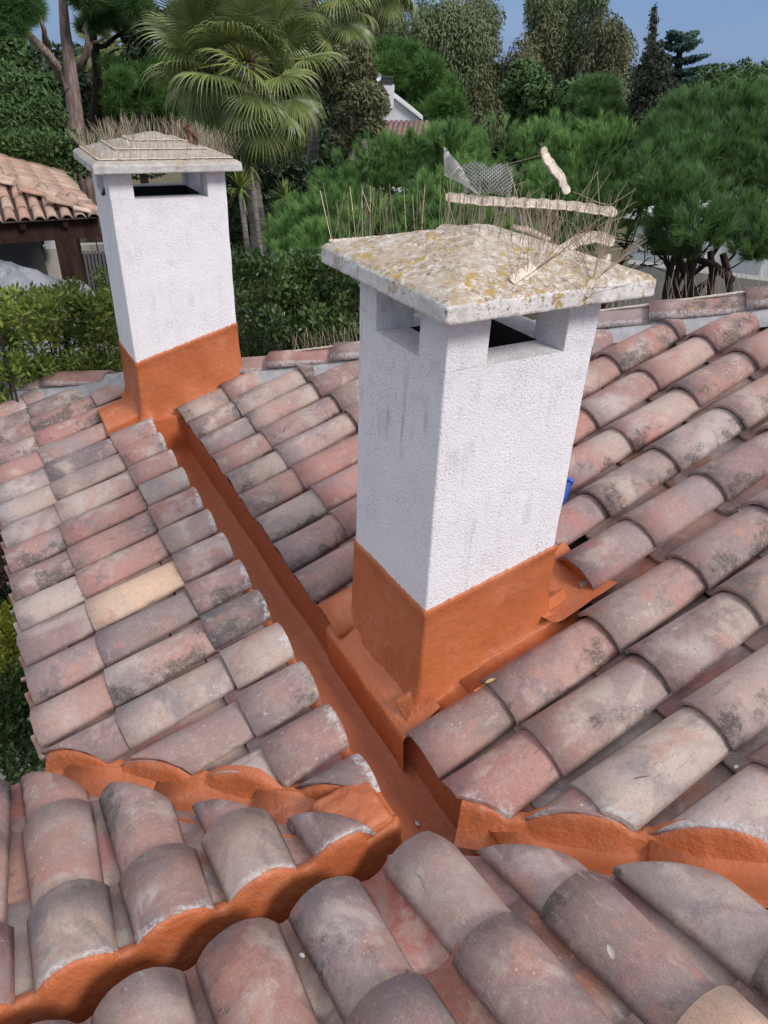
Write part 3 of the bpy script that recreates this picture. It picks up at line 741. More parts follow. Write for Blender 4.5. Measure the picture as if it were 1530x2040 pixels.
# ------------------------------------------------------------------ bird spikes, loose strips, wire mesh, small things
def wires(pairs, rad):
    """thin three-sided wires as one array of quads"""
    out = []
    for a, b in pairs:
        a = np.array(a, float); b = np.array(b, float); t = b-a; L = np.linalg.norm(t)
        if L < 1e-6: continue
        t /= L; r = np.array((0, 0, 1.0)) if abs(t[2]) < .9 else np.array((1.0, 0, 0)); u = np.cross(t, r); u /= np.linalg.norm(u); v = np.cross(t, u)
        o = [(u*math.cos(q)+v*math.sin(q))*rad for q in (0, 2.094, 4.189)]
        for i in range(3):
            j = (i+1) % 3; out += [a+o[i], a+o[j], b+o[j]*.6, b+o[i]*.6]
    return np.array(out)
def spike_strip(pts, width, up, label, group=None, n_per_m=48, length=.105, fan=.5, seed=0, parent=None, thick=.006, wavy=1.0, wr=.0009, sides=(1,), bend=.03, sdir=None):
    rd = random.Random(seed); pts = [Vector(p) for p in pts]; up = Vector(up).normalized()
    root = thing('bird_spike_strip', label, 'bird spikes', pts[0], group) if parent is None else parent
    # resample
    seg = [(pts[i+1]-pts[i]).length for i in range(len(pts)-1)]; tot = sum(seg); n = max(6, int(tot/.007)); P = []
    for k in range(n+1):
        d = tot*k/n; i = 0
        while i < len(seg)-1 and d > seg[i]: d -= seg[i]; i += 1
        P.append(pts[i].lerp(pts[i+1], min(1, d/seg[i])))
    rows = []; fr = []
    for k, p in enumerate(P):
        t = (P[min(k+1, n)]-P[max(k-1, 0)]).normalized(); s = t.cross(up).normalized(); u2 = s.cross(t).normalized(); fr.append((p, t, s, u2))
        w_ = width*(.5+.10*wavy*noise.noise(Vector((k*.55, seed*3.3, 0)))+.05*wavy*noise.noise(Vector((k*1.1, seed, 4)))); e = .55 if k in (0, n) else 1
        h_ = thick*(1+.5*noise.noise(Vector((k*.8, seed, 9)))); z0 = .002*wavy*noise.noise(Vector((k*.3, seed, 2)))
        w2 = width*(.5+.12*wavy*noise.noise(Vector((k*.6, seed*1.3, 7))))
        rows.append([p+s*(w_*a*e if a > 0 else w2*a*e)+u2*(b*h_+z0) for a, b in ((-1, 0), (-.92, .9), (-.6, .5), (0, .6+.2*noise.noise(Vector((k*.9, seed, 5)))), (.6, .5), (.9, .9), (1, 0), (0, -.1))])
    mb = MB(); mb.grid(rows, smooth=False, close=True); m_ = 8; mb.add(rows[0], [tuple(range(m_))]); mb.add(rows[-1], [tuple(reversed(range(m_)))])
    mb.build('strip_base' if parent is None else 'spike_base', STRIP, root)
    prs = []
    for k in range(int(tot*n_per_m)):
        p, t, s, u2 = fr[min(n, int(n*(k+.5)/max(1, int(tot*n_per_m))))]
        for sg in sides:
            for j in (-1, 0, 1):
                if rd.random() < .12: continue
                ud = u2 if sdir is None else Vector(sdir).normalized()
                d = (ud*sg+s*(j*fan+rd.uniform(-.12, .12))+t*rd.uniform(-.28, .28)).normalized()
                L = length*rd.uniform(.8, 1.12); a = p+s*j*width*.25+u2*.004; m = a+d*L*.55
                e_ = m+(d+Vector((rd.uniform(-1, 1), rd.uniform(-1, 1), rd.uniform(-1, 1)))*bend).normalized()*L*.45
                prs += [(a, m), (m, e_)]
    o = put('spike_wires', fast_mesh('spike_wires', wires(prs, wr), 4, WIRE), root); o['kind'] = 'stuff'
    return root
def cap_world(M, H, x, y, z): return M @ Vector((x, y, H+.004+z))
# far chimney: a thicket of spikes on the terraces of the cap
HB = 1.1777+.02; duB, dvB = .552, .52
def capz(x, y, du, dv, oh, ohv, capt, peak):
    fx, fy = (x+oh)/(du+2*oh), (y+ohv)/(dv+2*ohv); e_ = max(0, min(fx, 1-fx, fy, 1-fy)*2); return capt+peak*min(1, e_*1.06)**.92
for (i_, ins, lab, npm) in ((0, .035, 'outermost square of bird spikes round the rim of the far chimney cap', 40), (1, .13, 'middle square of bird spikes on the far chimney cap', 36), (2, .22, 'small square of bird spikes round the peak of the far chimney cap', 40)):
    a0, a1, b0, b1 = -.063+ins, .552+.063-ins, -.078+ins, .52+.078-ins
    cor = [(a0, b0), (a1, b0), (a1, b1), (a0, b1), (a0, b0)]; pts = []
    for (p, q) in zip(cor, cor[1:]):
        for k in range(9): f = k/9; x, y = p[0]+(q[0]-p[0])*f, p[1]+(q[1]-p[1])*f; pts.append(cap_world(MB_, HB, x, y, capz(x, y, .552, .52, .063, .078, .040, .105)+.003))
    pts.append(pts[0].copy())
    spike_strip(pts, .013, (0, 0, 1), lab, 'bird spike squares on the far chimney cap', n_per_m=npm, length=.105, fan=.7, seed=20+i_, wr=.0007, bend=.1, thick=.003)
# a small upright blob of sealant, a rag and twigs on the far cap
mb = MB(); p = at(264, 270, (MB_ @ Vector((.1, .1, 0))-Vector(CAM_POS)).xy.length); 
q = cap_world(MB_, HB, .13, .10, .07)
mb.tube([q+Vector((0, 0, z)) for z in (0, .02, .04, .055)], [.012, .010, .007, .003], 6)
tag(mb.build('sealant_blob', STRIP), 'small upright blob of cream sealant on the far chimney cap', 'sealant blob')
mb = MB(); q = cap_world(MB_, HB, .43, .16, .085); rd = random.Random(5)
for k in range(4):
    q2 = q+Vector((rd.uniform(-.03, .03), rd.uniform(-.03, .03), 0)); pts = [q2]
    for z in range(4): pts.append(pts[-1]+Vector((rd.uniform(-.025, .02), rd.uniform(-.02, .02), .026)))
    mb.tube(pts, [.010, .013, .011, .012, .006], 6)
tag(mb.build('dry_leaf_clump', m_plain('brown_dead_leaf', (.16, .075, .04), .8, .6, 40)), 'brown clump of dead leaves caught in the far chimney spikes', 'dead leaves')
# dark bracket in the side opening of the far chimney
mb = MB(); q = MB_ @ Vector((.03, .20, 1.1777-.10)); 
mb.box(q, (.075, .035, .035), Matrix.Rotation(.5, 3, 'Y')); tag(mb.build('black_bracket', m_plain('black_plastic', (.02, .02, .022), .5)), 'short black bar lying in the side opening of the far chimney', 'bar')

# near chimney: placed along the rays of the photo, at their real distance on or above the cap
def depth_pt(px, py, base_xy):
    """point on the sight line of (px, py) above the cap position base_xy (cap coordinates)"""
    W = MA @ Vector((base_xy[0], base_xy[1], 0)); return at(px, py, (W.xy-Vector(CAM_POS[:2])).length)
A_ = lambda px, py, x, y: depth_pt(px, py, (x, y))
def on_cap(px, py, up=.004):
    """cap surface point under the pixel: march along the ray"""
    d = Vector(ray(px, py)).normalized(); inv = MA.inverted(); t = 1.0
    while t < 4:
        p = Vector(CAM_POS)+d*t; l = inv @ p; h = capz(l.x, l.y, .4525, .4235, .069, .089, .045, .082)
        if l.z < 1.1795+.02+.004+h and -.075 < l.x < .53 and -.095 < l.y < .52: return p+Vector((0, 0, up))
        t += .004
    return None
def oc(px, py, fx=.2, fy=.3):
    return on_cap(px, py) or A_(px, py, fx, fy)
# spikes along the left rear edge of the cap
pts = []
for k in range(14):
    f = k/13; y = .4235+.089-.016; x = -.05+f*.30
    pts.append(cap_world(MA, 1.1995, x, y, capz(x, y, .4525, .4235, .069, .089, .045, .082)+.001))
spike_strip(pts, .028, (0, 0, 1), 'bird spikes in place along the left rear edge of the near chimney cap', n_per_m=44, length=.125, fan=.45, seed=3)
S1 = [A_(888, 392, .20, .33), A_(960, 400, .22, .33), A_(1050, 405, .26, .31), A_(1140, 410, .32, .30), A_(1229, 424, .37, .28)]
spike_strip(S1, .023, (-.35, -.8, .25), 'long cream strip of bird spikes lying upside down highest on the near chimney cap', n_per_m=38, length=.135, fan=.42, seed=4, thick=.003, sdir=(.05, -.05, -1), wavy=1.5)
S2 = [oc(874, 454, .18, .36), oc(930, 462), oc(1000, 477), oc(1070, 494), oc(1134, 509, .38, .3)]
spike_strip(S2, .026, (-.4, -.7, .6), 'straight cream strip of bird spikes lying across the top of the near cap', n_per_m=42, length=.115, fan=.4, seed=5, thick=.004, sdir=(0, 0, 1))
S3 = [on_cap(1020, 567), on_cap(1060, 540), A_(1110, 505, .33, .22)+Vector((0, 0, .0)), A_(1150, 480, .36, .26), A_(1188, 471, .40, .28), A_(1224, 484, .42, .26)]
spike_strip(S3, .030, (-.5, -.7, .5), 'cream strip of bird spikes leaning from the cap middle to the upper right', n_per_m=40, length=.12, fan=.6, seed=6, thick=.004, wavy=1.6, sdir=(-.2, -.3, 1))
S4 = [on_cap(1170, 596), on_cap(1178, 568), A_(1195, 540, .42, .12), A_(1214, 508, .43, .15)]
spike_strip(S4, .018, (-.5, -.5, .7), 'short narrow spike strip standing tilted at the right corner of the near cap', n_per_m=60, length=.12, fan=.8, seed=7, wavy=1.5)
S6 = [A_(1022, 452, .27, .33), A_(1055, 462, .29, .32), A_(1096, 479, .33, .30)]
spike_strip(S6, .024, (-.1, -.2, 1), 'short ragged strip of bird spikes behind the straight one', n_per_m=50, length=.10, fan=.5, seed=8, wavy=1.6)
S5 = [A_(1081, 294, .30, .32), A_(1088, 315, .30, .32), A_(1103, 337, .31, .32), A_(1117, 352, .32, .32), A_(1124, 372, .33, .32), A_(1131, 386, .33, .32)]
spike_strip(S5, .027, (.1, -.9, .3), 'curled cream strip of sealant held up on wires above the near chimney', n_per_m=34, length=.11, fan=.9, seed=9, wavy=1.5, thick=.004, sides=(-1,))
# stray wires crossing between the strips
rd = random.Random(77); prs = []
for k in range(46):
    px, py = rd.uniform(960, 1235), rd.uniform(385, 540); a = A_(px, py, rd.uniform(.28, .42), rd.uniform(.18, .34)); th = rd.choice([rd.gauss(1.57, .5), rd.uniform(0, 3.1)]); L = rd.uniform(.05, .115)
    r_ = Vector(_R); b = a+(r_*math.cos(th)+Vector((0, 0, 1))*math.sin(th)+Vector((0, rd.uniform(-.3, .3), 0))).normalized()*L
    prs.append((a, b))
o = put('loose_wires', fast_mesh('loose_wires', wires(prs, .0010), 4, WIRE)); tag(o, 'tangle of bent loose spike wires on the right half of the near cap', 'wires', kind='stuff')

# expanded metal mesh, torn and curled
MESHM = m_plain('galvanised_mesh', (.42, .41, .41), .45, .35, 40, 0, metal=.55)
def lattice(name, fn, nu, nv, cond, parent, rw=.0011):
    prs = []
    def q(i, j): return fn(i/nu, j/nv)
    for i in range(nu):
        for j in range(nv):
            if (i+j) % 2: continue
            c4 = [(i+1, j), (i, j+1), (i-1, j), (i, j-1)]
            if not cond(i/nu, j/nv): continue
            for k in range(4):
                a, b = c4[k], c4[(k+1) % 4]
                if min(a+b) < 0 or max(a[0], b[0]) > nu or max(a[1], b[1]) > nv: continue
                prs.append((q(*a), q(*b)))
    o = put(name, fast_mesh(name, wires(prs, rw), 4, MESHM), parent); return o
mt = thing('wire_mesh_scrap', 'torn curled piece of diamond wire mesh standing on the near chimney cap', 'wire mesh', A_(950, 390, .22, .33))
def sheet(c00, c10, c01, c11, bulge):
    c00, c10, c01, c11 = [Vector(c) for c in (c00, c10, c01, c11)]; nrm = (c10-c00).cross(c01-c00).normalized()
    def fn(a, b):
        p = c00.lerp(c10, a).lerp(c01.lerp(c11, a), b); return p+nrm*bulge*math.sin(a*math.pi)*math.sin(b*2.2+.4)+nrm*.006*noise.noise(p*40)
    return fn
f1 = sheet(A_(886, 350, .17, .36), A_(957, 392, .21, .32), A_(884, 292, .17, .40), A_(930, 345, .24, .40), .02)
lattice('mesh_panel', f1, 34, 22, lambda a, b: b < 1-.62*a**1.3, mt, .0011)
f2 = sheet(A_(925, 384, .20, .34), A_(1018, 392, .27, .31), A_(918, 322, .19, .38), A_(1026, 330, .27, .36), .03)
lattice('mesh_panel', f2, 26, 16, lambda a, b: b < .80+.16*abs(math.sin(a*5.6+.35)) and ((a-.94)*6)**2+((b-.6)*1.2)**2 < 34 and not (a > .93 and b > .75), mt, .0014)
f3 = sheet(A_(988, 405, .24, .33), A_(1040, 446, .28, .32), A_(996, 403, .25, .33), A_(1050, 436, .29, .32), .004)
lattice('mesh_panel', f3, 22, 6, lambda a, b: True, mt, .0009)

# spikes on the hip caps
def hip_pt(u, dz=.118): return Vector((u, HS-u, (base_z('R1', u, 0) if u > .05 else base_z('R4', u, 0))+dz))
spike_strip([hip_pt(u) for u in np.arange(.78, 1.40, .05)], .02, (0, 0, 1), 'bird spikes along the ridge between the two chimneys', 'bird spikes along the hip ridge', n_per_m=38, length=.10, fan=.5, seed=11, thick=.004, wr=.0010)
spike_strip([hip_pt(u) for u in np.arange(1.72, 3.3, .06)], .02, (0, 0, 1), 'bird spikes along the ridge right of the near chimney', 'bird spikes along the hip ridge', n_per_m=38, length=.105, fan=.35, seed=12, thick=.004, wr=.0010)

# blue bottle, pebbles, leaves
bt = thing('plastic_bottle', 'small blue plastic bottle lying on the tiles behind the near chimney', 'bottle', on_plane(1128, 962, base_z('R1', 0, 0)+.05, .3625))
p0 = on_plane(1136, 958, base_z('R1', 0, 0)+.055, .3625); ax = Vector((-.62, -.35, -.30)).normalized()
g = G('blue_plastic'); BL = g.done((.03, .10, .42), .25, .5, Transmission_Weight=.35); CB = m_plain('blue_cap', (.02, .10, .55), .35, .1)
mb = MB(); mb.tube([p0+ax*t for t in (.010, .022, .035, .05, .12, .17, .175)], [.010, .011, .017, .021, .022, .022, .017], 14); mb.build('bottle_body', BL, bt)
mb = MB(); mb.tube([p0+ax*t for t in (-.006, -.004, .008, .009)], [.010, .0135, .0135, .012], 14); mb.build('bottle_cap', CB, bt)
PEB = m_plain('pale_grit', (.42, .41, .42), .9, .4, 90)
rd = random.Random(8)
def pebble(px, py, rn, up, s, lab):
    b = ROOFS[rn]; P = on_plane(px, py, b['z0']+up, b['s']*b['up'][0], b['s']*b['up'][1]) if rn != 'F' else on_plane(px, py, FLOOR+up)
    bm = bmesh.new(); bmesh.ops.create_icosphere(bm, subdivisions=1, radius=s)
    for v in bm.verts: v.co = Vector((v.co.x*1.3, v.co.y, v.co.z*.6))*(1+.35*noise.noise(v.co*300+Vector((px, 0, 0))))
    me = bpy.data.meshes.new('pebble'); bm.to_mesh(me); bm.free(); me.materials.append(PEB)
    o = put('pebble', me); o.location = P; o.rotation_euler = (0, 0, px); tag(o, lab, 'pebble'); return o
ROOFS['F'] = dict(up=(1, 0), s=0, z0=FLOOR)
pebble(831, 1641, 'F', .004, .008, 'cream crumb of mortar lying on the orange gutter floor')
pebble(1229, 1612, 'R1', .03, .007, 'grey crumb of mortar at the edge of the cut tiles')
pebble(1416, 1591, 'R1', .02, .006, 'tiny grey stone in the tile channel at the right')
pebble(1467, 1527, 'R1', .02, .006, 'tiny grey stone higher in the right tile channel')
pebble(602, 1903, 'R2', .03, .006, 'tiny white stone between two tiles at the bottom')
pebble(1335, 1545, 'R1', .085, .004, 'dark speck of grit on a tile')
LF = m_plain('straw_leaf', (.50, .36, .18), .7, .3, 60)
def dead_leaf(px, py, rn, up, s, ang, lab, mat=None):
    b = ROOFS[rn]; P = on_plane(px, py, b['z0']+up, b['s']*b['up'][0], b['s']*b['up'][1]); V = []; rows = []
    for i in range(7):
        f = i/6; w_ = s*.32*math.sin(f*math.pi)**.7
        rows.append([Vector(((f-.5)*s*1.6, k*w_, .25*s*abs(k)**2*.6+.1*s*math.sin(f*3))) for k in (-1, 0, 1)])
    mb = MB(); mb.grid(rows); mb.grid([[p+Vector((0, 0, -.0012)) for p in r] for r in rows]); o = mb.build('dead_leaf', mat or LF); o.location = P
    o.rotation_euler = (b['s']*-b['up'][1]*-1, -math.atan(b['s'])*b['up'][0], ang); tag(o, lab, 'leaf'); return o
dead_leaf(1218, 1898, 'R2', .086, .020, 1.2, 'pale leaf stuck on the dark grey tile at the lower right', m_plain('bleached_leaf', (.42, .35, .31), .8, .2, 60))
dead_leaf(978, 1358, 'R1', .075, .022, -.3, 'straw coloured leaf under the tile lip beside the painted channel')
#dead_leaf(1140, 1890, 'R2', .035, .03, .3, 'curled brown leaf in the channel between the lower right tiles')
dead_leaf(1296, 1272, 'R1', .03, .018, .5, 'small straw leaf between two tiles right of the near chimney')
mb = MB(); a = on_plane(1264, 1551, ROOFS['R1']['z0']+.082, .3625); b = on_plane(1297, 1545, ROOFS['R1']['z0']+.082, .3625); mb.tube([a, a.lerp(b, .5)+Vector((0, 0, .001)), b], [.0008, .0013, .0006], 4)
tag(mb.build('twig', m_plain('brown_twig', (.12, .06, .035), .8)), 'short dark twig lying on a pale grey tile', 'twig')

# ------------------------------------------------------------------ surroundings
rngN = np.random.default_rng(5)
def unit(a): return a/np.maximum(np.linalg.norm(a, axis=-1, keepdims=True), 1e-9)
GRN = m_plain('garden_soil_and_grass', (.075, .085, .035), .95, .55, .9, .6, .05, 6, col2=(.12, .09, .055))
V = []; F = []; k = 0
xs = [-600, -60, -30, -14, -6, 0, 8, 16, 30, 60, 120, 600]
for x in xs:
    for y in xs: V.append((x+5, y+8, GROUND))
n = len(xs)
for i in range(n-1):
    for j in range(n-1): a = i*n+j; F.append((a, a+n, a+n+1, a+1))
tag(put('ground', mesh('ground', V, F, GRN)), kind='structure')

def pts_in(lobes, n, shell=.55):
    L = np.array([(*l[:3], *l[3:6]) for l in lobes], float); vol = np.cbrt(L[:, 3]*L[:, 4]*L[:, 5])**2.3; pr = vol/vol.sum()
    k = rngN.choice(len(L), n, p=pr); d = unit(rngN.normal(size=(n, 3))); r = 1-shell*rngN.random(n)**1.8*.9
    return L[k, :3]+d*L[k, 3:6]*r[:, None], d, k
def leaves(lobes, n, l, w_, droop=0.0, shell=.5, jit=.5, up=0.0):
    """n small rhombic leaves in clumps round the lobes"""
    P, d, k = pts_in(lobes, n, shell)
    ax = unit(d*.6+rngN.normal(size=(n, 3))*jit+np.array((0, 0, up-droop)))
    s = unit(np.cross(ax, unit(d+rngN.normal(size=(n, 3))*.6)))
    ln = l*rngN.uniform(.6, 1.25, n)[:, None]; wd = w_*rngN.uniform(.6, 1.2, n)[:, None]
    Q = np.stack([P-ax*ln*.5, P+s*wd*.5, P+ax*ln*.5, P-s*wd*.5], 1)
    return Q.reshape(-1, 3)
def needles(tips, dirs, m, ln, w_, spread=.75, shoot=.6):
    """m needles per shoot"""
    n = len(tips); D = np.repeat(dirs, m, 0); T = np.repeat(tips, m, 0)
    a = unit(D+rngN.normal(size=(n*m, 3))*spread*.62); L = ln*rngN.uniform(.65, 1.15, n*m)[:, None]
    b = T-D*ln*shoot*1.3*rngN.random(n*m)[:, None]; s = unit(np.cross(a, rngN.normal(size=(n*m, 3))))*w_*.5
    return np.stack([b-s, b+s, b+a*L], 1).reshape(-1, 3)
def trunk(name, pts, rad, mat, parent, seg=9):
    mb = MB(); n = len(pts); mb.tube(pts, rad, seg)
    return mb.build(name, mat, parent)
def spine(a, b, n, wob, rd):
    a, b = Vector(a), Vector(b); out = []
    for i in range(n+1):
        f = i/n; p = a.lerp(b, f); q = wob*math.sin(f*math.pi)
        out.append(p+Vector((rd.uniform(-1, 1), rd.uniform(-1, 1), rd.uniform(-.5, .5)))*q)
    return out
def tree(name, label, cat, base, lobes, mat, bark, n, l, w_, group=None, r0=.2, droop=0, kind='leaf', m=30, seed=1, shell=.5, jit=.6, lean=None, limbs=6, up=0.0, spread=.75):
    rd = random.Random(seed); t = thing(name, label, cat, base, group)
    L = np.array([l_[:3] for l_ in lobes]); cen = Vector(L.mean(0)); top = Vector(base).lerp(cen, .75) if lean is None else Vector(lean)
    sp = spine(base, top, 7, r0*.9, rd); trunk('trunk', sp, [r0*(1-.55*i/7) for i in range(8)], bark, t)
    mb = MB()
    for q in rd.sample(list(lobes), min(limbs, len(lobes))):
        f = rd.uniform(.45, 1); i = min(7, int(f*7)); s_ = sp[i]; mb.tube(spine(s_, Vector(q[:3]), 5, r0*1.2, rd), [r0*.38*(1-.16*k) for k in range(6)], 6)
    if mb.V: mb.build('limbs', bark, t)
    if kind == 'leaf': me = fast_mesh('crown', leaves(lobes, n, l, w_, droop, shell, jit, up), 4, mat)
    else:
        P, d, k = pts_in(lobes, n, shell); dd = unit(d*np.array((1, 1, .75))+np.array((0, 0, .55+up))+rngN.normal(size=d.shape)*.16)
        keep = d[:, 2] > -.55; P, dd = P[keep], dd[keep]; me = fast_mesh('crown', needles(P, dd, m, l, w_, spread), 3, mat)
        at_ = me.attributes.new('tone', 'FLOAT', 'FACE'); at_.data.foreach_set('value', np.repeat(rngN.random(len(P)), m).astype(np.float32))
    put('crown', me, t); return t

def lobed(c, R, n, lr, seed, flat=1.0, zlo=-.3, thick=.55):
    """n lobes spread over the upper part of an ellipsoid c, R"""
    rd = random.Random(seed); out = []
    for i in range(n):
        th = rd.uniform(0, 2*math.pi); z = rd.uniform(zlo, 1); q = math.sqrt(max(0, 1-z*z)); r = rd.uniform(.62, .95)
        s = lr*rd.uniform(.7, 1.3); out.append((c[0]+R[0]*q*math.cos(th)*r, c[1]+R[1]*q*math.sin(th)*r, c[2]+R[2]*z*r, s, s, s*flat))
    out.append((*c, R[0]*thick, R[1]*thick, R[2]*thick)); return out

PINEM = m_leaf('pine_needles', [(.050, .120, .042), (.11, .225, .070), (.18, .34, .105), (.26, .44, .14)], .5, 2.0, .28, .3, .65, True)
PINED = m_leaf('darker_pine_needles', [(.040, .10, .040), (.085, .18, .062), (.14, .27, .092)], .5, 2.0, .25, .3, .65, True)
FARP = m_leaf('far_pine_foliage', [(.035, .095, .022), (.075, .17, .038), (.12, .24, .06)], .6, 1.0, .15, .3, .65, True)
EUC = m_leaf('eucalyptus_foliage', [(.05, .082, .036), (.09, .135, .058), (.135, .18, .08), (.16, .165, .085)], .6, .22)
EUC2 = m_leaf('olive_brown_foliage', [(.055, .070, .034), (.105, .115, .055), (.155, .15, .075)], .6, .3)
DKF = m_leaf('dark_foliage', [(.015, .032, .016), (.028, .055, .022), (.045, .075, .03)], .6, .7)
CONF = m_leaf('dark_conifer_foliage', [(.018, .030, .018), (.035, .045, .026), (.055, .055, .035)], .7, .6)
CEDM = m_leaf('blue_green_cedar', [(.030, .065, .055), (.05, .10, .08), (.07, .13, .10)], .7, .6)
HEDM = m_leaf('glossy_hedge_leaf', [(.05, .085, .015), (.11, .17, .028), (.19, .26, .045), (.30, .34, .08)], .38, 2.2, .2, .5)
SHRM = m_leaf('dark_shrub_leaf', [(.012, .032, .012), (.032, .072, .02), (.065, .12, .03), (.11, .18, .05)], .38, 1.4, .1, .5)
GOLD = m_leaf('golden_shrub_leaf', [(.10, .14, .02), (.26, .28, .03), (.42, .40, .05)], .45, 3, .15)
REDL = m_leaf('reddish_shrub_leaf', [(.03, .05, .02), (.10, .04, .03), (.16, .05, .04)], .5, 3)
MIDG = m_leaf('mid_green_foliage', [(.03, .065, .02), (.055, .105, .03), (.09, .15, .04)], .6, .6)
BARKP = m_bark('pine_bark', (.34, .265, .235), (.17, .125, .11)); BARKD = m_bark('dark_bark', (.055, .038, .032), (.025, .02, .018)); BARKG = m_bark('palm_bark', (.23, .205, .19), (.12, .105, .10), (3, 3, 26))

def lob_px(specs, flat=1.0):
    """lobes given by photo pixel, distance and pixel radius"""
    out = []
    for (px, py, d, rp) in specs:
        p = at(px, py, d); r = rp*mpp(d); out.append((p.x, p.y, p.z, r, r, r*flat))
    return out

# --- umbrella pines close behind the roof
def pine_lobes(outline, d, seed, n, lr, depth):
    """lobes filling a crown whose photo silhouette is a list of (px, top py, bottom py)"""
    rd = random.Random(seed); out = []
    for i in range(n):
        k = rd.uniform(0, len(outline)-1.001); a, b = outline[int(k)], outline[int(k)+1]; f = k-int(k)
        x = a[0]+(b[0]-a[0])*f; t = a[1]+(b[1]-a[1])*f; bo = a[2]+(b[2]-a[2])*f
        g_ = rd.random()**1.1; r = lr*rd.uniform(.7, 1.3); py = t+r*.75+(max(bo-t-2*r*.75, 1))*g_
        dd = d+depth*(.9-1.5*g_)+rd.uniform(-.4, .4)*depth*.5; p = at(x, py, dd); rm = r*mpp(dd)*1.05; out.append((p.x, p.y, p.z, rm, rm, rm*.82))
    return out
oA = [(575, 440, 620), (610, 360, 640), (660, 310, 640), (720, 280, 620), (800, 262, 600), (900, 250, 560), (950, 262, 540)]
oB = [(880, 255, 500), (960, 238, 520), (1040, 236, 560), (1130, 224, 560), (1210, 228, 500), (1290, 258, 470), (1325, 315, 400)]
oC = [(1305, 230, 420), (1350, 195, 480), (1420, 180, 520), (1500, 175, 520), (1590, 170, 520)]
for (o_, d_, seed, nl, lr, dep, nn, lab, bx, mt_) in ((oA, 9.0, 1, 80, 44, 1.5, 3600, 'bushy green umbrella pine behind the roof between palm and near chimney', 760, PINEM),
        (oB, 9.6, 2, 84, 46, 1.6, 4000, 'broad green umbrella pine whose crown spreads behind the near chimney cap', 1180, PINEM),
        (oC, 8.6, 3, 70, 48, 1.5, 3600, 'dark green umbrella pine cut off by the right edge', 1390, PINED)):
    lb = pine_lobes(o_, d_, seed, nl, lr, dep)
    if seed == 1: lb += lob_px([(x, y, 10.3, 42) for x, y in ((700, 330), (740, 310), (775, 300), (810, 296), (850, 292), (890, 296), (930, 300), (720, 380), (780, 350), (840, 345), (660, 370))], .85)
    b_ = at(bx, 500, d_+.3); 
    tree('umbrella_pine', lab, 'tree', (b_.x, b_.y, GROUND), lb, mt_, BARKD, int(nn*.62), .135, .0080, 'umbrella pines close behind the roof', .08, kind='pine', m=72, seed=seed, shell=.14, spread=.52, up=.5, lean=(b_.x, b_.y, b_.z+.2), limbs=9)
# dangling lower boughs of the right pines
for (px, py, r, lab) in ((1330, 455, 60, 'low drooping pine bough right of the near cap'), ):
    pass
lb = lob_px([(1330, 440, 8.2, 40), (1300, 480, 8.2, 30), (1360, 490, 8.2, 36), (1345, 410, 8.3, 34), (1420, 470, 8, 30), (1450, 430, 8, 40), (1510, 500, 8, 34)], .8)
b_ = at(1350, 500, 8.3)
tree('umbrella_pine', 'young pine with thin dark stems in front of the white terrace at the right', 'tree', (b_.x-.1, b_.y, GROUND), lb, PINED, BARKD, 700, .13, .006, 'umbrella pines close behind the roof', .06, kind='pine', m=36, seed=9, shell=.8, lean=(b_.x, b_.y, b_.z+.3), limbs=7)
# bare twiggy branches seen below the pines
mb = MB(); rd = random.Random(12)
for k in range(70):
    a = at(rd.uniform(1230, 1400), rd.uniform(470, 530), 8.9); b = a+Vector((rd.uniform(-.35, .35), rd.uniform(-.3, .3), rd.uniform(-.16, .12))); mb.tube([a, a.lerp(b, .5)+Vector((0, 0, .02)), b], [.009, .006, .003], 4)
for (p, q) in (((1300, 440), (1385, 590)), ((1395, 520), (1300, 500)), ((1372, 512), (1460, 560)), ((1415, 500), (1412, 600)), ((1440, 505), (1452, 610))):
    a, b = at(*p, 8.7), at(*q, 8.5); mb.tube([a, a.lerp(b, .5)+Vector((.03, 0, .04)), b], [.035, .04, .045], 6)
tag(mb.build('bare_branches', BARKD), 'dark bare pine branches in front of the white terrace', 'branches')

# --- terrace, pool house and white wall at the right, beneath the pines
WHT = m_plain('white_render', (.72, .73, .76), .8, .08, 3, 0)
GLS = m_plain('pale_glass', (.42, .47, .50), .15, .1, 3, 0)
WINB = m_plain('white_frame', (.75, .76, .78), .5, .05, 3, 0)
hz = thing('white_garden_house', 'low white garden house half hidden beneath the pines at the right', 'house', (at(1400, 540, 15).x, at(1400, 540, 15).y, GROUND))
fx = unit(np.array(_R0[:2])); 
def facing_box(parent, name, mat, px0, px1, py0, py1, d, depth, sink=False):
    """box whose front face shows between the given pixels, square to the viewing azimuth of its middle"""
    pm = at((px0+px1)/2, (py0+py1)/2, d); dirv = Vector((pm.x-CAM_POS[0], pm.y-CAM_POS[1], 0)).normalized(); rt_ = Vector((dirv.y, -dirv.x, 0))
    zt = at((px0+px1)/2, py0, d).z; zb = GROUND if sink else at((px0+px1)/2, py1, d).z
    hw = (at(px1, (py0+py1)/2, d)-at(px0, (py0+py1)/2, d)).length/2
    M3 = Matrix([[rt_.x, dirv.x, 0], [rt_.y, dirv.y, 0], [0, 0, 1]]); mb = MB()
    mb.box((pm.x+dirv.x*depth/2, pm.y+dirv.y*depth/2, (zt+zb)/2), (2*hw, depth, zt-zb), M3); return mb.build(name, mat, parent)
facing_box(hz, 'wall', WHT, 1236, 1700, 455, 600, 15, 3, True)
facing_box(hz, 'roof_edge', WINB, 1210, 1720, 440, 458, 14.9, 3.4)
for (a, b) in ((1262, 1330), (1345, 1400), (1455, 1520)): 
    wf = facing_box(hz, 'window', WINB, a-4, b+4, 476, 556, 14.96, .04); facing_box(wf, 'pane', GLS, a, b, 480, 552, 14.93, .03)
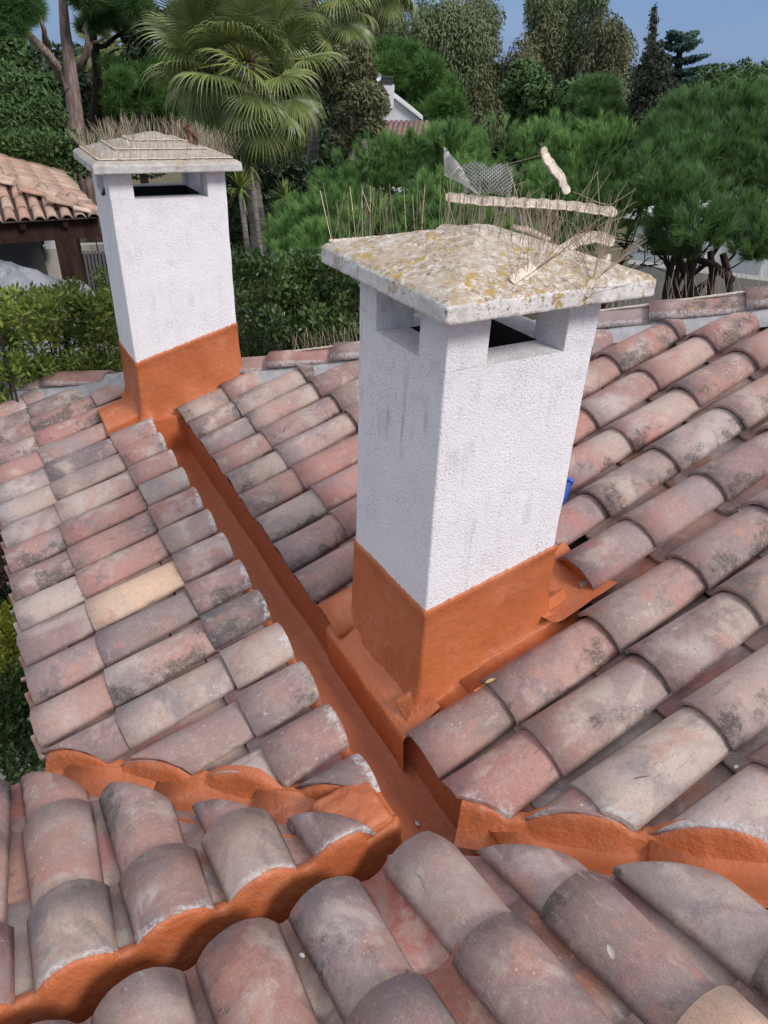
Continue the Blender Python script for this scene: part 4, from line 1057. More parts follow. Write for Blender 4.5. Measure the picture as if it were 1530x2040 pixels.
tr = facing_box(None, 'low_terrace_wall', m_plain('grey_wood_panel', (.30, .30, .29), .8, .15, 4, 0), 1225, 1640, 548, 640, 12, .3, True)
tag(tr, 'low grey terrace wall just above the ridge at the right', 'wall')

# --- palms
def fan_mesh(name, seed, droop, blade=.80, nseg=42, spanA=4.3, pet=.75, stiff=.5, green=True):
    rd = random.Random(seed); V = []; F = []; mi = []
    def gd(p, amt): return p
    # petiole along +x then blade; local z up
    pts = [Vector((t*pet, 0, -.10*t*t*pet)) for t in (0, .25, .5, .75, 1)]
    tip = pts[-1]; d0 = (pts[-1]-pts[-2]).normalized()
    mb = MB(); mb.tube(pts, [.022, .016, .013, .011, .010], 5, mi=1)
    for i in range(nseg):
        th = -spanA/2+spanA*i/(nseg-1); L = blade*(.80+.20*math.cos(th*.62))*rd.uniform(.92, 1.06)
        lift = .10*math.cos(th)
        d = Vector((math.cos(th), math.sin(th), lift)).normalized(); w0 = L*spanA/nseg*.50; rows = []
        s = Vector((-math.sin(th), math.cos(th), 0))
        p = tip.copy(); dirv = d.copy(); nst = 8; prev = 0
        for k in range(nst+1):
            f = k/nst
            if k: 
                st = L/nst; dirv = (dirv+Vector((0, 0, -1))*droop*(max(0, f-.36)**1.1)*rd.uniform(.8, 1.5)*1.9).normalized(); p = p+dirv*st
            w_ = w0*(f/.45 if f < .45 else max(.0, 1-(f-.45)/.40)*.8+.10*(1-f))*.95+.002
            up_ = dirv.cross(s).normalized()*(-1 if dirv.cross(s).z < 0 else 1)
            rows.append([p-s*w_*.5-up_*w_*.18, p+up_*w_*.16, p+s*w_*.5-up_*w_*.18])
        mb.grid(rows, smooth=False)
        if rd.random() < .5:
            q = rows[4][2]; e = q+d*rd.uniform(.1, .2)+Vector((0, 0, -rd.uniform(.06, .2))); mb.add([q, q+s*.002, e], [(0, 1, 2)], mi=2)
    return mb
PALG = m_leaf('palm_leaf_green', [(.085, .12, .035), (.14, .185, .055), (.21, .26, .085), (.32, .34, .13)], .42, 2.5, .12, .5)
PALY = m_plain('palm_stalk', (.28, .30, .07), .5, .3, 8, 0)
PALT = m_plain('palm_thread', (.45, .40, .24), .8, .2, 8, 0)
DEADP = m_leaf('dead_palm_leaf', [(.14, .095, .055), (.23, .165, .10), (.32, .25, .16)], .8, 2)
FANS = []
for s in range(9):
    dr = [.15, .25, .45, .60, .80, 1.0, .35, .7, .5][s]
    mb = fan_mesh('frond', s, dr); FANS.append(mesh('frond', mb.V, mb.F, [PALG, PALY, PALT], mb.S, mb.M))
DFAN = []
for s in range(3):
    mb = fan_mesh('dead_frond', 30+s, 1.6, .70, 26, 2.6, .5); DFAN.append(mesh('dead_frond', mb.V, mb.F, [DEADP, DEADP, DEADP], mb.S, mb.M))
def palm(crown, d_scale, label, n, dead, seed, tr, trw, group='fan palms behind the far chimney', lo=-62, hi=82):
    rd = random.Random(seed); c = Vector(crown); t = thing('fan_palm', label, 'palm tree', (c.x, c.y, GROUND), group)
    pts = [Vector((c.x+.06*math.sin(k*.7+seed), c.y, GROUND+(c.z-GROUND)*k/12)) for k in range(13)]; rows = []
    mb = MB(); rr = []
    P2 = []; R2 = []
    for k in range(60):
        f = k/59; q = f*12; i = min(11, int(q)); P2.append(pts[i].lerp(pts[i+1], q-i)); R2.append(trw*(1.25-.35*f)*(1+.05*((k % 2)*2-1)))
    mb.tube(P2, R2, 14); mb.build('trunk', BARKG, t)
    mb = MB()
    for k in range(26):
        a = rd.uniform(0, 6.28); z = rd.uniform(-.35, .05); p = c+Vector((math.cos(a)*trw*.7, math.sin(a)*trw*.7, z)); mb.tube([p, p+Vector((math.cos(a)*.10, math.sin(a)*.10, .14))], [.03, .012], 5)
    mb.build('leaf_bases', m_plain('palm_fibre', (.16, .095, .06), .9, .5, 20, 0), t)
    for k in range(n):
        a = k*2.39996+rd.uniform(-.25, .25); f = (k+.5)/n; el = math.radians(hi+(lo-hi)*f**.85)+rd.uniform(-.14, .14)
        me = FANS[min(8, max(0, int(f*5.6+rd.uniform(-.6, 1))))]
        X = Vector((math.cos(a)*math.cos(el), math.sin(a)*math.cos(el), math.sin(el))); Yv = Vector((-math.sin(a), math.cos(a), 0)); Z = X.cross(Yv)
        if f < .3: pass
        Yv = (Yv+Z*rd.uniform(-.6, .6)).normalized(); Z = X.cross(Yv).normalized()
        s = d_scale*rd.uniform(.85, 1.1); 
        M = Matrix([[X[i]*s, Yv[i]*s, Z[i]*s, (c+X*.05)[i]] for i in range(3)]+[[0, 0, 0, 1]])
        o = put('frond', me, t); o.matrix_basis = M
    for k in range(dead):
        a = rd.uniform(0, 6.28); el = math.radians(rd.uniform(-84, -60)); X = Vector((math.cos(a)*math.cos(el), math.sin(a)*math.cos(el), math.sin(el))); Yv = Vector((-math.sin(a), math.cos(a), 0)); Z = X.cross(Yv).normalized()
        s = d_scale*rd.uniform(.9, 1.15); o = put('dead_frond', DFAN[k % 3], t)
        o.matrix_basis = Matrix([[X[i]*s, Yv[i]*s, Z[i]*s, (c+X*.12-Vector((0, 0, .15)))[i]] for i in range(3)]+[[0, 0, 0, 1]])
c = at(488, 125, 13.2); palm(c, 1.07, 'large fan palm with fresh green fronds right behind the far chimney', 56, 8, 4, None, .125)
c = at(618, -25, 16.5); palm(c, 1.15, 'taller fan palm with hanging brown fronds right of the large one', 40, 40, 8, None, .12)
c = at(728, -85, 19); palm(c, 1.1, 'far fan palm with brown hanging fronds cut off by the top edge', 34, 34, 12, None, .13)
c = at(218, 95, 40); palm(c, 1.2, 'small distant palm seen between the pine trunks at the left', 30, 8, 16, None, .16)
# yuccas under the palms
YUC = m_leaf('yucca_leaf', [(.07, .12, .03), (.14, .20, .05), (.30, .32, .08)], .5, 3)
def yucca(px, py, d, lab, r=.42, stem=True):
    c = at(px, py, d); t = thing('yucca', lab, 'plant', (c.x, c.y, GROUND), 'spiky yuccas under the palms'); n = 70
    dd = unit(rngN.normal(size=(n, 3))+np.array((0, 0, .5))); s = unit(np.cross(dd, np.array((0, 0, 1.0))))*.016; b = np.array(c)
    e = b+dd*r*rngN.uniform(.7, 1.1, n)[:, None]; m = b+dd*r*.5+np.array((0, 0, .03))
    put('leaves', fast_mesh('leaves', np.concatenate([np.stack([b-s*.6, b+s*.6, m+s, m-s], 1), np.stack([m-s, m+s, e+s*.1, e-s*.1], 1)]).reshape(-1, 3), 4, YUC), t)
    mb = MB(); mb.tube([(c.x+.2, c.y, GROUND), (c.x+.1, c.y, (GROUND+c.z)/2), tuple(c)], [.07, .05, .04], 7); mb.build('stem', BARKG, t)
yucca(478, 375, 12.2, 'spiky yucca on thin stems left of the large palm trunk'); yucca(570, 398, 12.6, 'small spiky yucca right of the large palm trunk', .33); yucca(540, 470, 11.8, 'low yellow green yucca at the foot of the large palm', .34); yucca(500, 330, 12.8, 'yucca tuft high beside the palm trunk', .35)

# --- pergola with tiled roof at the left
WOOD = m_bark('dark_brown_timber', (.050, .026, .020), (.028, .016, .013)); 
PERG = G('mottled_clay_tiles'); oi = PERG.n('ShaderNodeObjectInfo'); gn = PERG.noise(PERG.pos(), 6, 5, .65); pc = PERG.mix(PERG.sm(gn, .35, .65), oi.outputs['Color'], (.36, .25, .19)); pc = PERG.mix(PERG.ma('MULTIPLY', PERG.sm(PERG.noise(PERG.pos(), 22, 5, .7), .54, .66), .6), pc, (.15, .10, .07)); PERG = PERG.done(pc, .85, .3)  # per-tile clay colour mottled with brown and darker noise patches
pg = thing('tiled_pergola', 'open timber pergola with orange brown tiled roof at the left edge', 'pergola', (at(120, 440, 9.2).x, at(120, 440, 9.2).y, GROUND))
cor = at(194, 428, 10.5)                     # near right corner of the eaves
dirv = Vector((cor.x-CAM_POS[0], cor.y-CAM_POS[1], 0)).normalized(); rt_ = Vector((dirv.y, -dirv.x, 0))
ea = -(rt_*.985+dirv*.17).normalized()*1.0  # front eave runs left
eb = Vector((-ea.y, ea.x, 0)); eb = eb if eb.dot(dirv) > 0 else -eb  # right eave runs away
eb = (eb*.97+rt_*.05).normalized(); sl_p = .30
Wf, Wd = 7.5, 5.2
def pgp(a, b, z=0.0): return cor+ea*a+eb*b+Vector((0, 0, z))
# front slope: rises with b while a >= b; right slope rises with a while b >= a
def cover_small(L, w0, w1, h, seed):
    me = tile_mesh('pergola_tile', seed, L, w0, w1, h, h*.9, .014, 6, 1); me.materials.clear(); me.materials.append(PERG); return me
PT = [cover_small(.36, .070, .061, .048, 200+s) for s in range(3)]
rd = random.Random(31); PC = [(.44, .29, .22), (.50, .36, .28), (.40, .23, .175), (.34, .24, .195), (.52, .40, .31)]
fs = put('front_slope', mesh('front_slope', [pgp(-.1, -.05, -.03), pgp(Wf, -.05, -.03), pgp(Wf, 2.6, .77), pgp(2.6, 2.6, .77)], [(0, 1, 2, 3)], DECK), pg)
rs = put('side_slope', mesh('side_slope', [pgp(-.1, -.1, -.03), pgp(-.1, 4.9, -.03), pgp(2.6, 4.9, .77), pgp(2.6, 2.6, .77)], [(0, 1, 2, 3)], DECK), pg)
def small_tile(parent, org, upv, seed):
    X = Vector((upv.x, upv.y, sl_p-.03)).normalized(); lat = Vector((-upv.y, upv.x, 0)).normalized(); Z = X.cross(lat)
    if Z.z < 0: Z = -Z
    Y = Z.cross(X); o = put('cover_tile', PT[seed % 3], parent); o.matrix_basis = Matrix([[X[i], Y[i], Z[i], org[i]] for i in range(3)]+[[0, 0, 0, 1]])
    c_ = rd.choice(PC); q = rd.uniform(.8, 1.15); o.color = (*[min(.8, v*q) for v in c_], 1)
for i in range(22):
    a = .06+i*.160
    for j in range(6):
        b = -.06+j*.28
        if b > a+.05: break
        small_tile(fs, pgp(a+rd.uniform(-.006, .006), b+rd.uniform(-.02, .02), (b)*sl_p+.01), eb, i*7+j)
cnt = 0
for i in range(30):
    b = .02+i*.160
    for j in range(9):
        a = -.06+j*.28
        if a > b+.05: break
        small_tile(rs, pgp(a+rd.uniform(-.02, .02), b+rd.uniform(-.006, .006), a*sl_p+.01), ea, i*8+j)
hd = (ea+eb).normalized()
for k in range(9):
    p = pgp(0, 0)+hd*(k*.30*1.0-.05); X = Vector((hd.x, hd.y, sl_p/math.sqrt(2)-.02)).normalized(); lat = Vector((-hd.y, hd.x, 0)); Z = X.cross(lat).normalized(); Z = Z if Z.z > 0 else -Z; Y = Z.cross(X)
    o = put('ridge_tile', PT[k % 3], pg); o.matrix_basis = Matrix([[X[i]*1.05, Y[i]*1.1, Z[i]*1.1, (p+Vector((0, 0, (k*.30-.05)*sl_p*.7071+.05)))[i]] for i in range(3)]+[[0, 0, 0, 1]]); o.color = (*rd.choice(PC), 1)
def beam(parent, name, a, b, w_, h_, mat=WOOD):
    a, b = Vector(a), Vector(b); x = (b-a); L = x.length; x.normalize(); z = Vector((0, 0, 1)) if abs(x.z) < .9 else Vector((dirv.x, dirv.y, 0)); y = z.cross(x).normalized(); z = x.cross(y)
    mb = MB(); mb.box((a+b)/2, (L, w_, h_), Matrix([[x[i], y[i], z[i]] for i in range(3)])); return mb.build(name, mat, parent)
beam(pg, 'beam', pgp(.0, .16, -.17), pgp(Wf, .16, -.17), .14, .24); beam(pg, 'beam', pgp(.16, .31, -.17), pgp(.16, Wd, -.17), .14, .24)
for (a, b) in ((.42, .18), (.22, 1.9), (4.0, .18)):
    p = pgp(a, b, -.28); beam(pg, 'post', (p.x, p.y, GROUND), p, .26, .26)
for k in range(9): beam(pg, 'rafter', pgp(.4+k*.5, .0, -.085), pgp(.4+k*.5, min(2, .4+k*.5), -.085+min(2, .4+k*.5)*sl_p), .07, .09)
# things beneath and behind the pergola
bk = facing_box(None, 'white_back_wall', WHT, -240, 92, 430, 470, 17, .2); tag(bk, 'white wall strip seen under the pergola roof', 'wall')
DG = m_plain('dark_grey_cladding', (.075, .078, .085), .7, .12, 5, 0); MG = m_plain('grey_slatted_screen', (.10, .10, .105), .7, .12, 5, 0)
dk = facing_box(None, 'outdoor_kitchen_block', DG, -160, 92, 463, 560, 14.6, .8, True); tag(dk, 'dark grey outdoor block under the pergola at the left edge', 'garden block')
sc_ = thing('slatted_screen', 'dark slatted screen right of the pergola post', 'screen', at(190, 560, 10.8))
for k in range(15): facing_box(sc_, 'slat', MG, 168+k*7.2, 173+k*7.2, 500, 620, 13.9, .04, False)
facing_box(sc_, 'backing', DG, 160, 290, 504, 620, 14.0, .02)
pv = facing_box(None, 'white_unit', WHT, 88, 112, 466, 496, 14.5, .4); tag(pv, 'small white cylinder-like unit beside the dark block', 'unit')
lw = facing_box(None, 'cream_garden_wall', m_plain('cream_wall', (.48, .45, .40), .9, .1, 4, 0), 88, 260, 488, 505, 15.2, .2, True); tag(lw, 'low cream garden wall behind the pergola post', 'wall')
# furniture under sheets; the paler cover's grey has pergola shade mixed in
SHT = m_plain('grey_furniture_cover', (.15, .155, .18), .45, .25, 6, .8, .02, 9); SHT2 = m_plain('shade_toned_furniture_cover', (.22, .23, .26), .4, .2, 6, .8, .02, 9)
def cover(px, py, d, wpx, hgt, mat, lab, seed, peak=.3):
    c = at(px, py, d); w_ = wpx*mpp(d); rows = []
    for k, f in enumerate((0, .12, .35, .6, .85, 1.0)):
        r = []
        for i in range(28):
            a = i/28*2*math.pi; q = max(abs(math.cos(a)), abs(math.sin(a))); rad = (.12+.88*f**.55)/q*w_/2*(1+.07*noise.noise(Vector((a*2.2, f*2, seed)))+.05*f*math.sin(a*9+seed))
            z = hgt*(1-f**1.7)+(.10*noise.noise(Vector((a*1.5, f*3, seed+5))))
            r.append((c.x+rad*math.cos(a+.4), c.y+rad*.8*math.sin(a+.4), c.z-hgt+z-(.0 if f < 1 else .5)))
        rows.append(r)
    mb = MB(); mb.grid(rows, close=True); mb.add(rows[0], [tuple(range(28))]); return tag(mb.build('furniture_cover', mat), lab, 'furniture cover')
cover(25, 540, 7.6, 190, .8, SHT2, 'white sheet, greyed to paint in shade, over peaked garden furniture at the left edge', 1)
cover(-60, 530, 9.3, 420, .9, SHT, 'large dark grey sheet over garden furniture under the pergola', 2)
cover(130, 560, 9.6, 130, .7, SHT2, 'bluish sheet over garden furniture behind the pergola post', 3)
cover(70, 640, 6.3, 200, .6, SHT2, 'crumpled pale sheet just behind the hedge', 4)
pt = [at(-200, 760, 6.5), at(330, 760, 6.5)]
tp = put('paved_terrace', mesh('paved_terrace', [(at(-400, 600, 3.7).x, at(-400, 600, 3.7).y, GROUND+.01), (at(420, 600, 3.7).x, at(420, 600, 3.7).y, GROUND+.01), (at(420, 500, 12.5).x, at(420, 500, 12.5).y, GROUND+.01), (at(-500, 500, 12.5).x, at(-500, 500, 12.5).y, GROUND+.01)], [(0, 1, 2, 3)], m_plain('pale_paving', (.50, .47, .45), .8, .12, 2.5, .3, .005, 12))); tag(tp, kind='structure')

# --- hedge and shrubs near the house
def bush(name, label, lobes, mat, n, l, w_, stems=10, group=None, seed=1, cat='shrub', up=.5, stm=None, jit=.55, shell=.75):
    rd = random.Random(seed); L = np.array([q[:3] for q in lobes]); c = L.mean(0); t = thing(name, label, cat, (c[0], c[1], GROUND), group); mb = MB()
    for k in range(stems):
        q = rd.choice(lobes); b = Vector((q[0]+rd.uniform(-.15, .15), q[1]+rd.uniform(-.15, .15), GROUND)); e = Vector(q[:3])+Vector((rd.uniform(-1, 1)*q[3]*.5, rd.uniform(-1, 1)*q[3]*.5, q[5]*.4))
        mb.tube(spine(b, e, 4, .06, rd), [.016, .013, .010, .007, .004], 5)
    mb.build('stems', stm or BARKD, t); put('leaves', fast_mesh('leaves', leaves(lobes, n, l, w_, 0, shell, jit, up), 4, mat), t); return t
rd = random.Random(3)
hl = [(px, py+rd.uniform(-8, 8), 4.9+rd.uniform(-.25, .35), rd.uniform(30, 46)) for px in range(-60, 262, 22) for py in (612, 668, 730, 800)]
hl += [(35, 585, 5, 20), (150, 572, 5, 22), (95, 590, 5, 24), (200, 560, 5.0, 24), (203, 540, 5.0, 14), (120, 590, 5, 30), (230, 600, 5, 30)]
lb = lob_px(hl); bush('garden_hedge', 'loose light green hedge with glossy leaves beyond the roof ridge at the left', lb, HEDM, 15000, .052, .019, 60, seed=3, cat='hedge', shell=.9)
rd = random.Random(4)
hl = [(px, py+rd.uniform(-10, 10), 6.0+rd.uniform(-.3, .5), rd.uniform(34, 50)) for px in range(480, 760, 30) for py in (535, 590, 650, 720)]
bush('garden_hedge', 'dark dense laurel hedge between the two chimneys', lob_px(hl), SHRM, 17000, .062, .024, 40, seed=4, cat='hedge', shell=.8)
# dark hedge mass behind, around palm trunks
rd = random.Random(5)
hl = [(px, py+rd.uniform(-10, 10), 14.6+rd.uniform(-.6, .6), rd.uniform(40, 56)) for px in range(450, 720, 40) for py in (360, 420, 480, 540)]
bush('garden_hedge', 'tall dark hedge in the shade behind the palm trunks', lob_px(hl), DKF, 12000, .14, .07, 12, seed=5, cat='hedge')
hl = [(px, 285+abs(px-90)*.02+rd.uniform(-3, 3), 15+rd.uniform(-.4, .4), 26) for px in range(-60, 230, 22)]+[(px, 320, 15, 34) for px in range(-60, 330, 30)]
bush('garden_hedge', 'clipped green hedge behind the pergola roof', lob_px(hl), MIDG, 9000, .09, .045, 6, seed=6, cat='hedge')
# shrubs under the left eave
lb = []; 
rd = random.Random(6)
def gsh(px, py, r, z): p = on_plane(px, py, GROUND+z); return (p.x, p.y, p.z, r, r, r*.8)
bush('golden_shrub', 'golden variegated shrub at the left edge beneath the eaves', [gsh(18+rd.uniform(-30, 40), 1285+rd.uniform(-50, 60), .22, rd.uniform(.5, 1.0)) for _ in range(16)], GOLD, 3600, .05, .026, 12, seed=7)
bush('round_dark_shrub', 'dense dark green shrub below the golden one at the left edge', [gsh(10+rd.uniform(-60, 90), 1440+rd.uniform(-70, 110), .26, rd.uniform(.4, 1.0)) for _ in range(26)], SHRM, 9000, .045, .022, 14, seed=8)
bush('reddish_shrub', 'reddish brown shrub in the shade at the left edge', [gsh(-5+rd.uniform(-60, 50), 1080+rd.uniform(-90, 60), .28, rd.uniform(.2, .7)) for _ in range(18)], REDL, 4200, .06, .03, 10, seed=9)
bush('low_green_shrub', 'small dark green shrub under the eaves above the golden one', [gsh(8+rd.uniform(-40, 40), 1190+rd.uniform(-30, 30), .2, rd.uniform(.2, .5)) for _ in range(10)], DKF, 3000, .05, .024, 8, seed=10)

# --- big pines at the left
def big_tree_px(name, label, foli, trunkpx, d, mat, bark, n, l, w_, group=None, r0=.2, seed=1, kind='leaf', m=20, droop=0, cat='tree', extra=(), shell=.6, flat=.8, jit=.6):
    rd = random.Random(seed); lobes = []
    for (px, py, rp) in foli:
        p = at(px, py, d+rd.uniform(-.06, .06)*d); r = rp*mpp(d); lobes.append((p.x, p.y, p.z, r, r, r*flat))
    P = [at(x, y, d) for x, y in trunkpx]; base = Vector((P[0].x, P[0].y, GROUND)); t = thing(name, label, cat, base, group)
    pts = [base]+P; k = len(pts); mb = MB(); mb.tube(pts, [r0*(1-.6*i/(k-1)) for i in range(k)], 9)
    mb.build('trunk', bark, t)
    if extra:
        mb = MB()
        for br, r_ in extra:
            Q = [at(x, y, d+rd.uniform(-.02, .02)*d) for x, y in br]; mb.tube(Q, [r_*(1-.6*i/max(1, len(Q)-1)) for i in range(len(Q))], 7)
        mb.build('limbs', bark, t)
    if kind == 'leaf': me = fast_mesh('crown', leaves(lobes, n, l, w_, droop, shell, jit), 4, mat)
    else:
        Pp, dd, kk = pts_in(lobes, n, shell); dd = unit(dd+np.array((0, 0, .5))+rngN.normal(size=dd.shape)*.25); me = fast_mesh('crown', needles(Pp, dd, m, l, w_), 3, mat); at_ = me.attributes.new('tone', 'FLOAT', 'FACE'); at_.data.foreach_set('value', np.repeat(rngN.random(len(Pp)), m).astype(np.float32))
    put('crown', me, t); return t
big_tree_px('tall_pine', 'tall pine with pale pinkish grey forked trunks at the upper left', [(30, 5, 40), (5, 30, 30), (60, 18, 22), (170, -20, 36), (230, -5, 40), (190, 40, 20), (165, 50, 12), (222, 28, 24), (265, 0, 30), (36, 50, 16), (250, 40, 14)],
    [(152, 250), (146, 190), (138, 120), (130, 60), (124, -20)], 24, PINED, BARKP, 5200, .30, .017, 'tall pines at the upper left', .26, 1, 'pine', 16,
    extra=[([(140, 180), (118, 140), (92, 105), (58, 70), (25, 35), (0, 5)], .15), ([(140, 150), (165, 125), (178, 90), (168, 60), (185, 20)], .12), ([(92, 105), (88, 60), (70, 10)], .09), ([(178, 88), (200, 80), (218, 70)], .05)])
big_tree_px('tall_pine', 'dark leaning pine with blackish trunk and hooked bough at the upper left', [(262, 10, 26), (250, -20, 40), (222, 130, 14)],
    [(192, 250), (194, 200), (195, 150), (190, 100), (184, 60), (182, 0)], 25, PINED, BARKD, 2200, .30, .017, 'tall pines at the upper left', .2, 2, 'pine', 16,
    extra=[([(190, 92), (208, 92), (228, 75), (246, 62), (262, 55)], .08), ([(195, 130), (212, 112), (228, 100), (236, 98)], .05)])
big_tree_px('feathery_conifer', 'feathery green conifer behind the pergola at the left edge', [(10, 170, 50), (50, 205, 46), (10, 220, 56), (100, 232, 34), (-30, 170, 60), (40, 240, 50), (95, 205, 24)], [(40, 260), (30, 200)], 22, MIDG, BARKD, 9000, .20, .05, None, .15, 3, droop=.2)
big_tree_px('broad_green_tree', 'dark green tree filling the upper left corner behind the pines', [(-20, 90, 60), (12, 110, 40), (40, 150, 34), (0, 40, 36), (90, 170, 26)], [(20, 260), (20, 150)], 34, MIDG, BARKD, 9000, .28, .12, None, .2, 4)
big_tree_px('round_green_pine', 'mid green bushy pine between the left trunks and the palm', [(250, 200, 44), (290, 190, 40), (330, 200, 40), (300, 230, 50), (250, 240, 40), (360, 215, 40), (240, 160, 24), (280, 150, 26), (330, 150, 40)], [(280, 300), (285, 220)], 24, FARP, BARKD, 3600, .26, .014, None, .15, 5, 'pine', 18)
big_tree_px('dark_shady_tree', 'very dark tree behind the pine trunks at the left', [(170, 200, 46), (210, 215, 42), (150, 230, 50), (150, 165, 26), (230, 235, 40), (190, 250, 50)], [(180, 290), (180, 220)], 29, DKF, BARKD, 7000, .26, .12, None, .2, 6)
big_tree_px('dark_shady_tree', 'dark green foliage directly behind the large palm', [(px, py, 50) for px in (290, 360, 430, 500, 570, 640) for py in (60, 140, 220, 290)]+[(280, 40, 40)], [(420, 330), (420, 220)], 27, DKF, BARKD, 16000, .30, .13, None, .25, 7)
big_tree_px('willowy_shrub', 'thin olive shrub with bare twigs and white blossom right of the palms', [(700, 120, 40), (690, 180, 50), (730, 200, 44), (700, 240, 46), (740, 250, 30), (680, 280, 30), (720, 150, 34), (760, 215, 18)], [(700, 330), (700, 220)], 15.5, EUC2, BARKP, 15000, .13, .035, None, .09, 8, droop=.3, shell=1)

rd = random.Random(15)
bush('tall_shrubbery', 'dark green shrubbery in front of the white house, behind the pine', lob_px([(x, y+rd.uniform(-8, 8), 21+rd.uniform(-.5, .5), 30) for x in range(690, 900, 24) for y in (300, 345, 400, 450, 500)]), DKF, 14000, .18, .08, 6, seed=15)
# --- bright round pine and the white house behind
big_tree_px('round_pine', 'bright green dome shaped pine beside the white house', [(px, py, 34) for (px, py) in ((770, 110), (810, 115), (850, 140), (880, 175), (893, 215), (860, 190), (820, 160), (780, 140), (840, 215), (800, 190), (870, 225), (760, 160), (900, 235), (780, 230), (760, 200), (820, 235), (840, 170))], [(830, 260), (830, 200)], 30, FARP, BARKD, 4200, .34, .03, None, .2, 9, 'pine', 16)
wh = thing('white_house', 'small white house gable with slatted chimney among the distant trees', 'house', (at(790, 240, 27).x, at(790, 240, 27).y, GROUND), None)
d_ = 27
pm = at(790, 230, d_); dv_ = Vector((pm.x-CAM_POS[0], pm.y-CAM_POS[1], 0)).normalized(); rv = Vector((dv_.y, -dv_.x, 0))
def gp(px, py, back=0): return at(px, py, d_)+dv_*back
fr = [gp(700, 165), gp(770, 183), gp(836, 236), gp(836, 250), gp(700, 250)]
low = [Vector((p.x, p.y, GROUND)) for p in (fr[3], fr[4])]
poly = fr[:3]+low; bkp = [p+dv_*6 for p in poly]; nn = len(poly)
put('wall', mesh('wall', poly+bkp, [tuple(range(nn)), tuple(reversed(range(nn, 2*nn)))]+[(i, (i+1) % nn, (i+1) % nn+nn, i+nn) for i in range(nn)], WHT), wh)
RFD = m_plain('dull_red_roof', (.22, .13, .12), .85, .3, 6, .5, .02, 20)
mb = MB(); a, b = gp(768, 181, -.15), gp(842, 239, -.15); mb.grid([[a, a+dv_*6.4], [b, b+dv_*6.4]], False); mb.grid([[a+Vector((0, 0, .10)), a+dv_*6.4+Vector((0, 0, .10))], [b+Vector((0, 0, .10)), b+dv_*6.4+Vector((0, 0, .10))]], False); mb.add([a, b, b+Vector((0, 0, .1)), a+Vector((0, 0, .1))], [(0, 1, 2, 3)]); rf = mb.build('roof', WINB, wh)
facing_box(wh, 'chimney_stack', WHT, 751, 785, 168, 215, d_-.3, .5)
cs_ = facing_box(wh, 'chimney_cap', m_plain('dark_slate', (.05, .055, .06), .6, .1, 4, 0), 752, 785, 151, 155, d_-.35, .6)
for k in range(4): facing_box(cs_, 'slat', DG, 754, 783, 156+k*3.2, 157.8+k*3.2, d_-.33, .5)
lr = thing('red_tiled_roof', 'patch of dull red tiled roof below the white house', 'roof', at(800, 255, 24)); 
mb = MB(); 
for k in range(9):
    a = at(770+k*10, 244, 25.5); b = at(762+k*10, 275, 24); mb = MB(); mb.tube([b, a], [.09, .08], 8); mb.build('tile_row', RFD, lr)
mb = MB(); mb.grid([[at(755, 278, 24), at(862, 278, 24)], [at(764, 243, 25.6), at(858, 243, 25.6)]], False); mb.build('roof_deck', RFD, lr)
sd = thing('satellite_dish', 'small white satellite dish beside the slatted chimney of the white house', 'satellite dish', at(752, 156, 26.8))
mb = MB(); c = at(752, 153, 26.6); rows = []
for k in range(5):
    f = k/4; rows.append([c-dv_*(.05*(1-f*f))*-1+(rv*math.cos(q)+Vector((0, 0, 1))*math.sin(q))*.13*max(f, .02) for q in [i*math.pi/6 for i in range(12)]])
mb.grid(rows, close=True); mb.grid([[p+dv_*.008 for p in r] for r in rows], close=True); mb.build('dish', WINB, sd); mb = MB(); mb.tube([c+dv_*.05, c+dv_*.15+Vector((0, 0, -.3))], .015, 6); mb.build('mast', DG, sd)

# --- eucalyptus, conifer and cedar on the skyline
def col_px(x0, x1, y0, y1, r, seed, n):
    rd = random.Random(seed); return [(rd.uniform(x0, x1), y0+(y1-y0)*rd.random(), r*rd.uniform(.6, 1.3)) for _ in range(n)]
for (k, (x0, x1, y0, y1, r, d, mt_, lab)) in enumerate((
    (730, 800, 30, 230, 26, 46, EUC, 'dark eucalyptus at the left end of the skyline row'),
    (820, 890, 30, 260, 34, 44, EUC, 'dense grey green eucalyptus above the round pine'),
    (880, 960, 10, 260, 34, 45, EUC, 'tall eucalyptus with drooping grey green foliage left of the skyline gap'),
    (925, 985, 30, 250, 30, 47, EUC2, 'browner eucalyptus in the middle of the skyline row'),
    (1065, 1195, -20, 110, 27, 52, EUC, 'airy eucalyptus with sky showing through its crown'),
    (1000, 1110, 70, 250, 30, 48, EUC2, 'olive brown eucalyptus below the airy crown'),
    (1160, 1240, 60, 200, 26, 50, EUC2, 'brownish thin tree left of the dark spire conifer'))):
    foli = col_px(x0, x1, y0, y1, r, 60+k, 26); xm = (x0+x1)/2
    big_tree_px('eucalyptus', lab, foli, [(xm, 300), (xm-5, 200), (xm+5, (y0+y1)/2), (xm, y0+20)], d, mt_, BARKP, 26000 if mt_ is EUC else 20000, .26, .075, 'eucalyptus trees on the skyline', .3, 60+k, droop=.9, shell=.8, flat=1.35,
        extra=[([(xm, 200), (xm-20+k*3, 120), (xm-30+k*5, y0+30)], .14), ([(xm, 180), (xm+22, 110), (xm+30, y0+40)], .12), ([(xm, 150), (xm+8, 90), (xm-8, y0+10)], .1)], jit=.5)
big_tree_px('broadleaf_tree', 'dull green rounded tree below the eucalyptus row', col_px(1020, 1160, 150, 240, 34, 71, 20), [(1080, 270), (1080, 200)], 36, MIDG, BARKD, 9000, .30, .14, None, .2, 21)
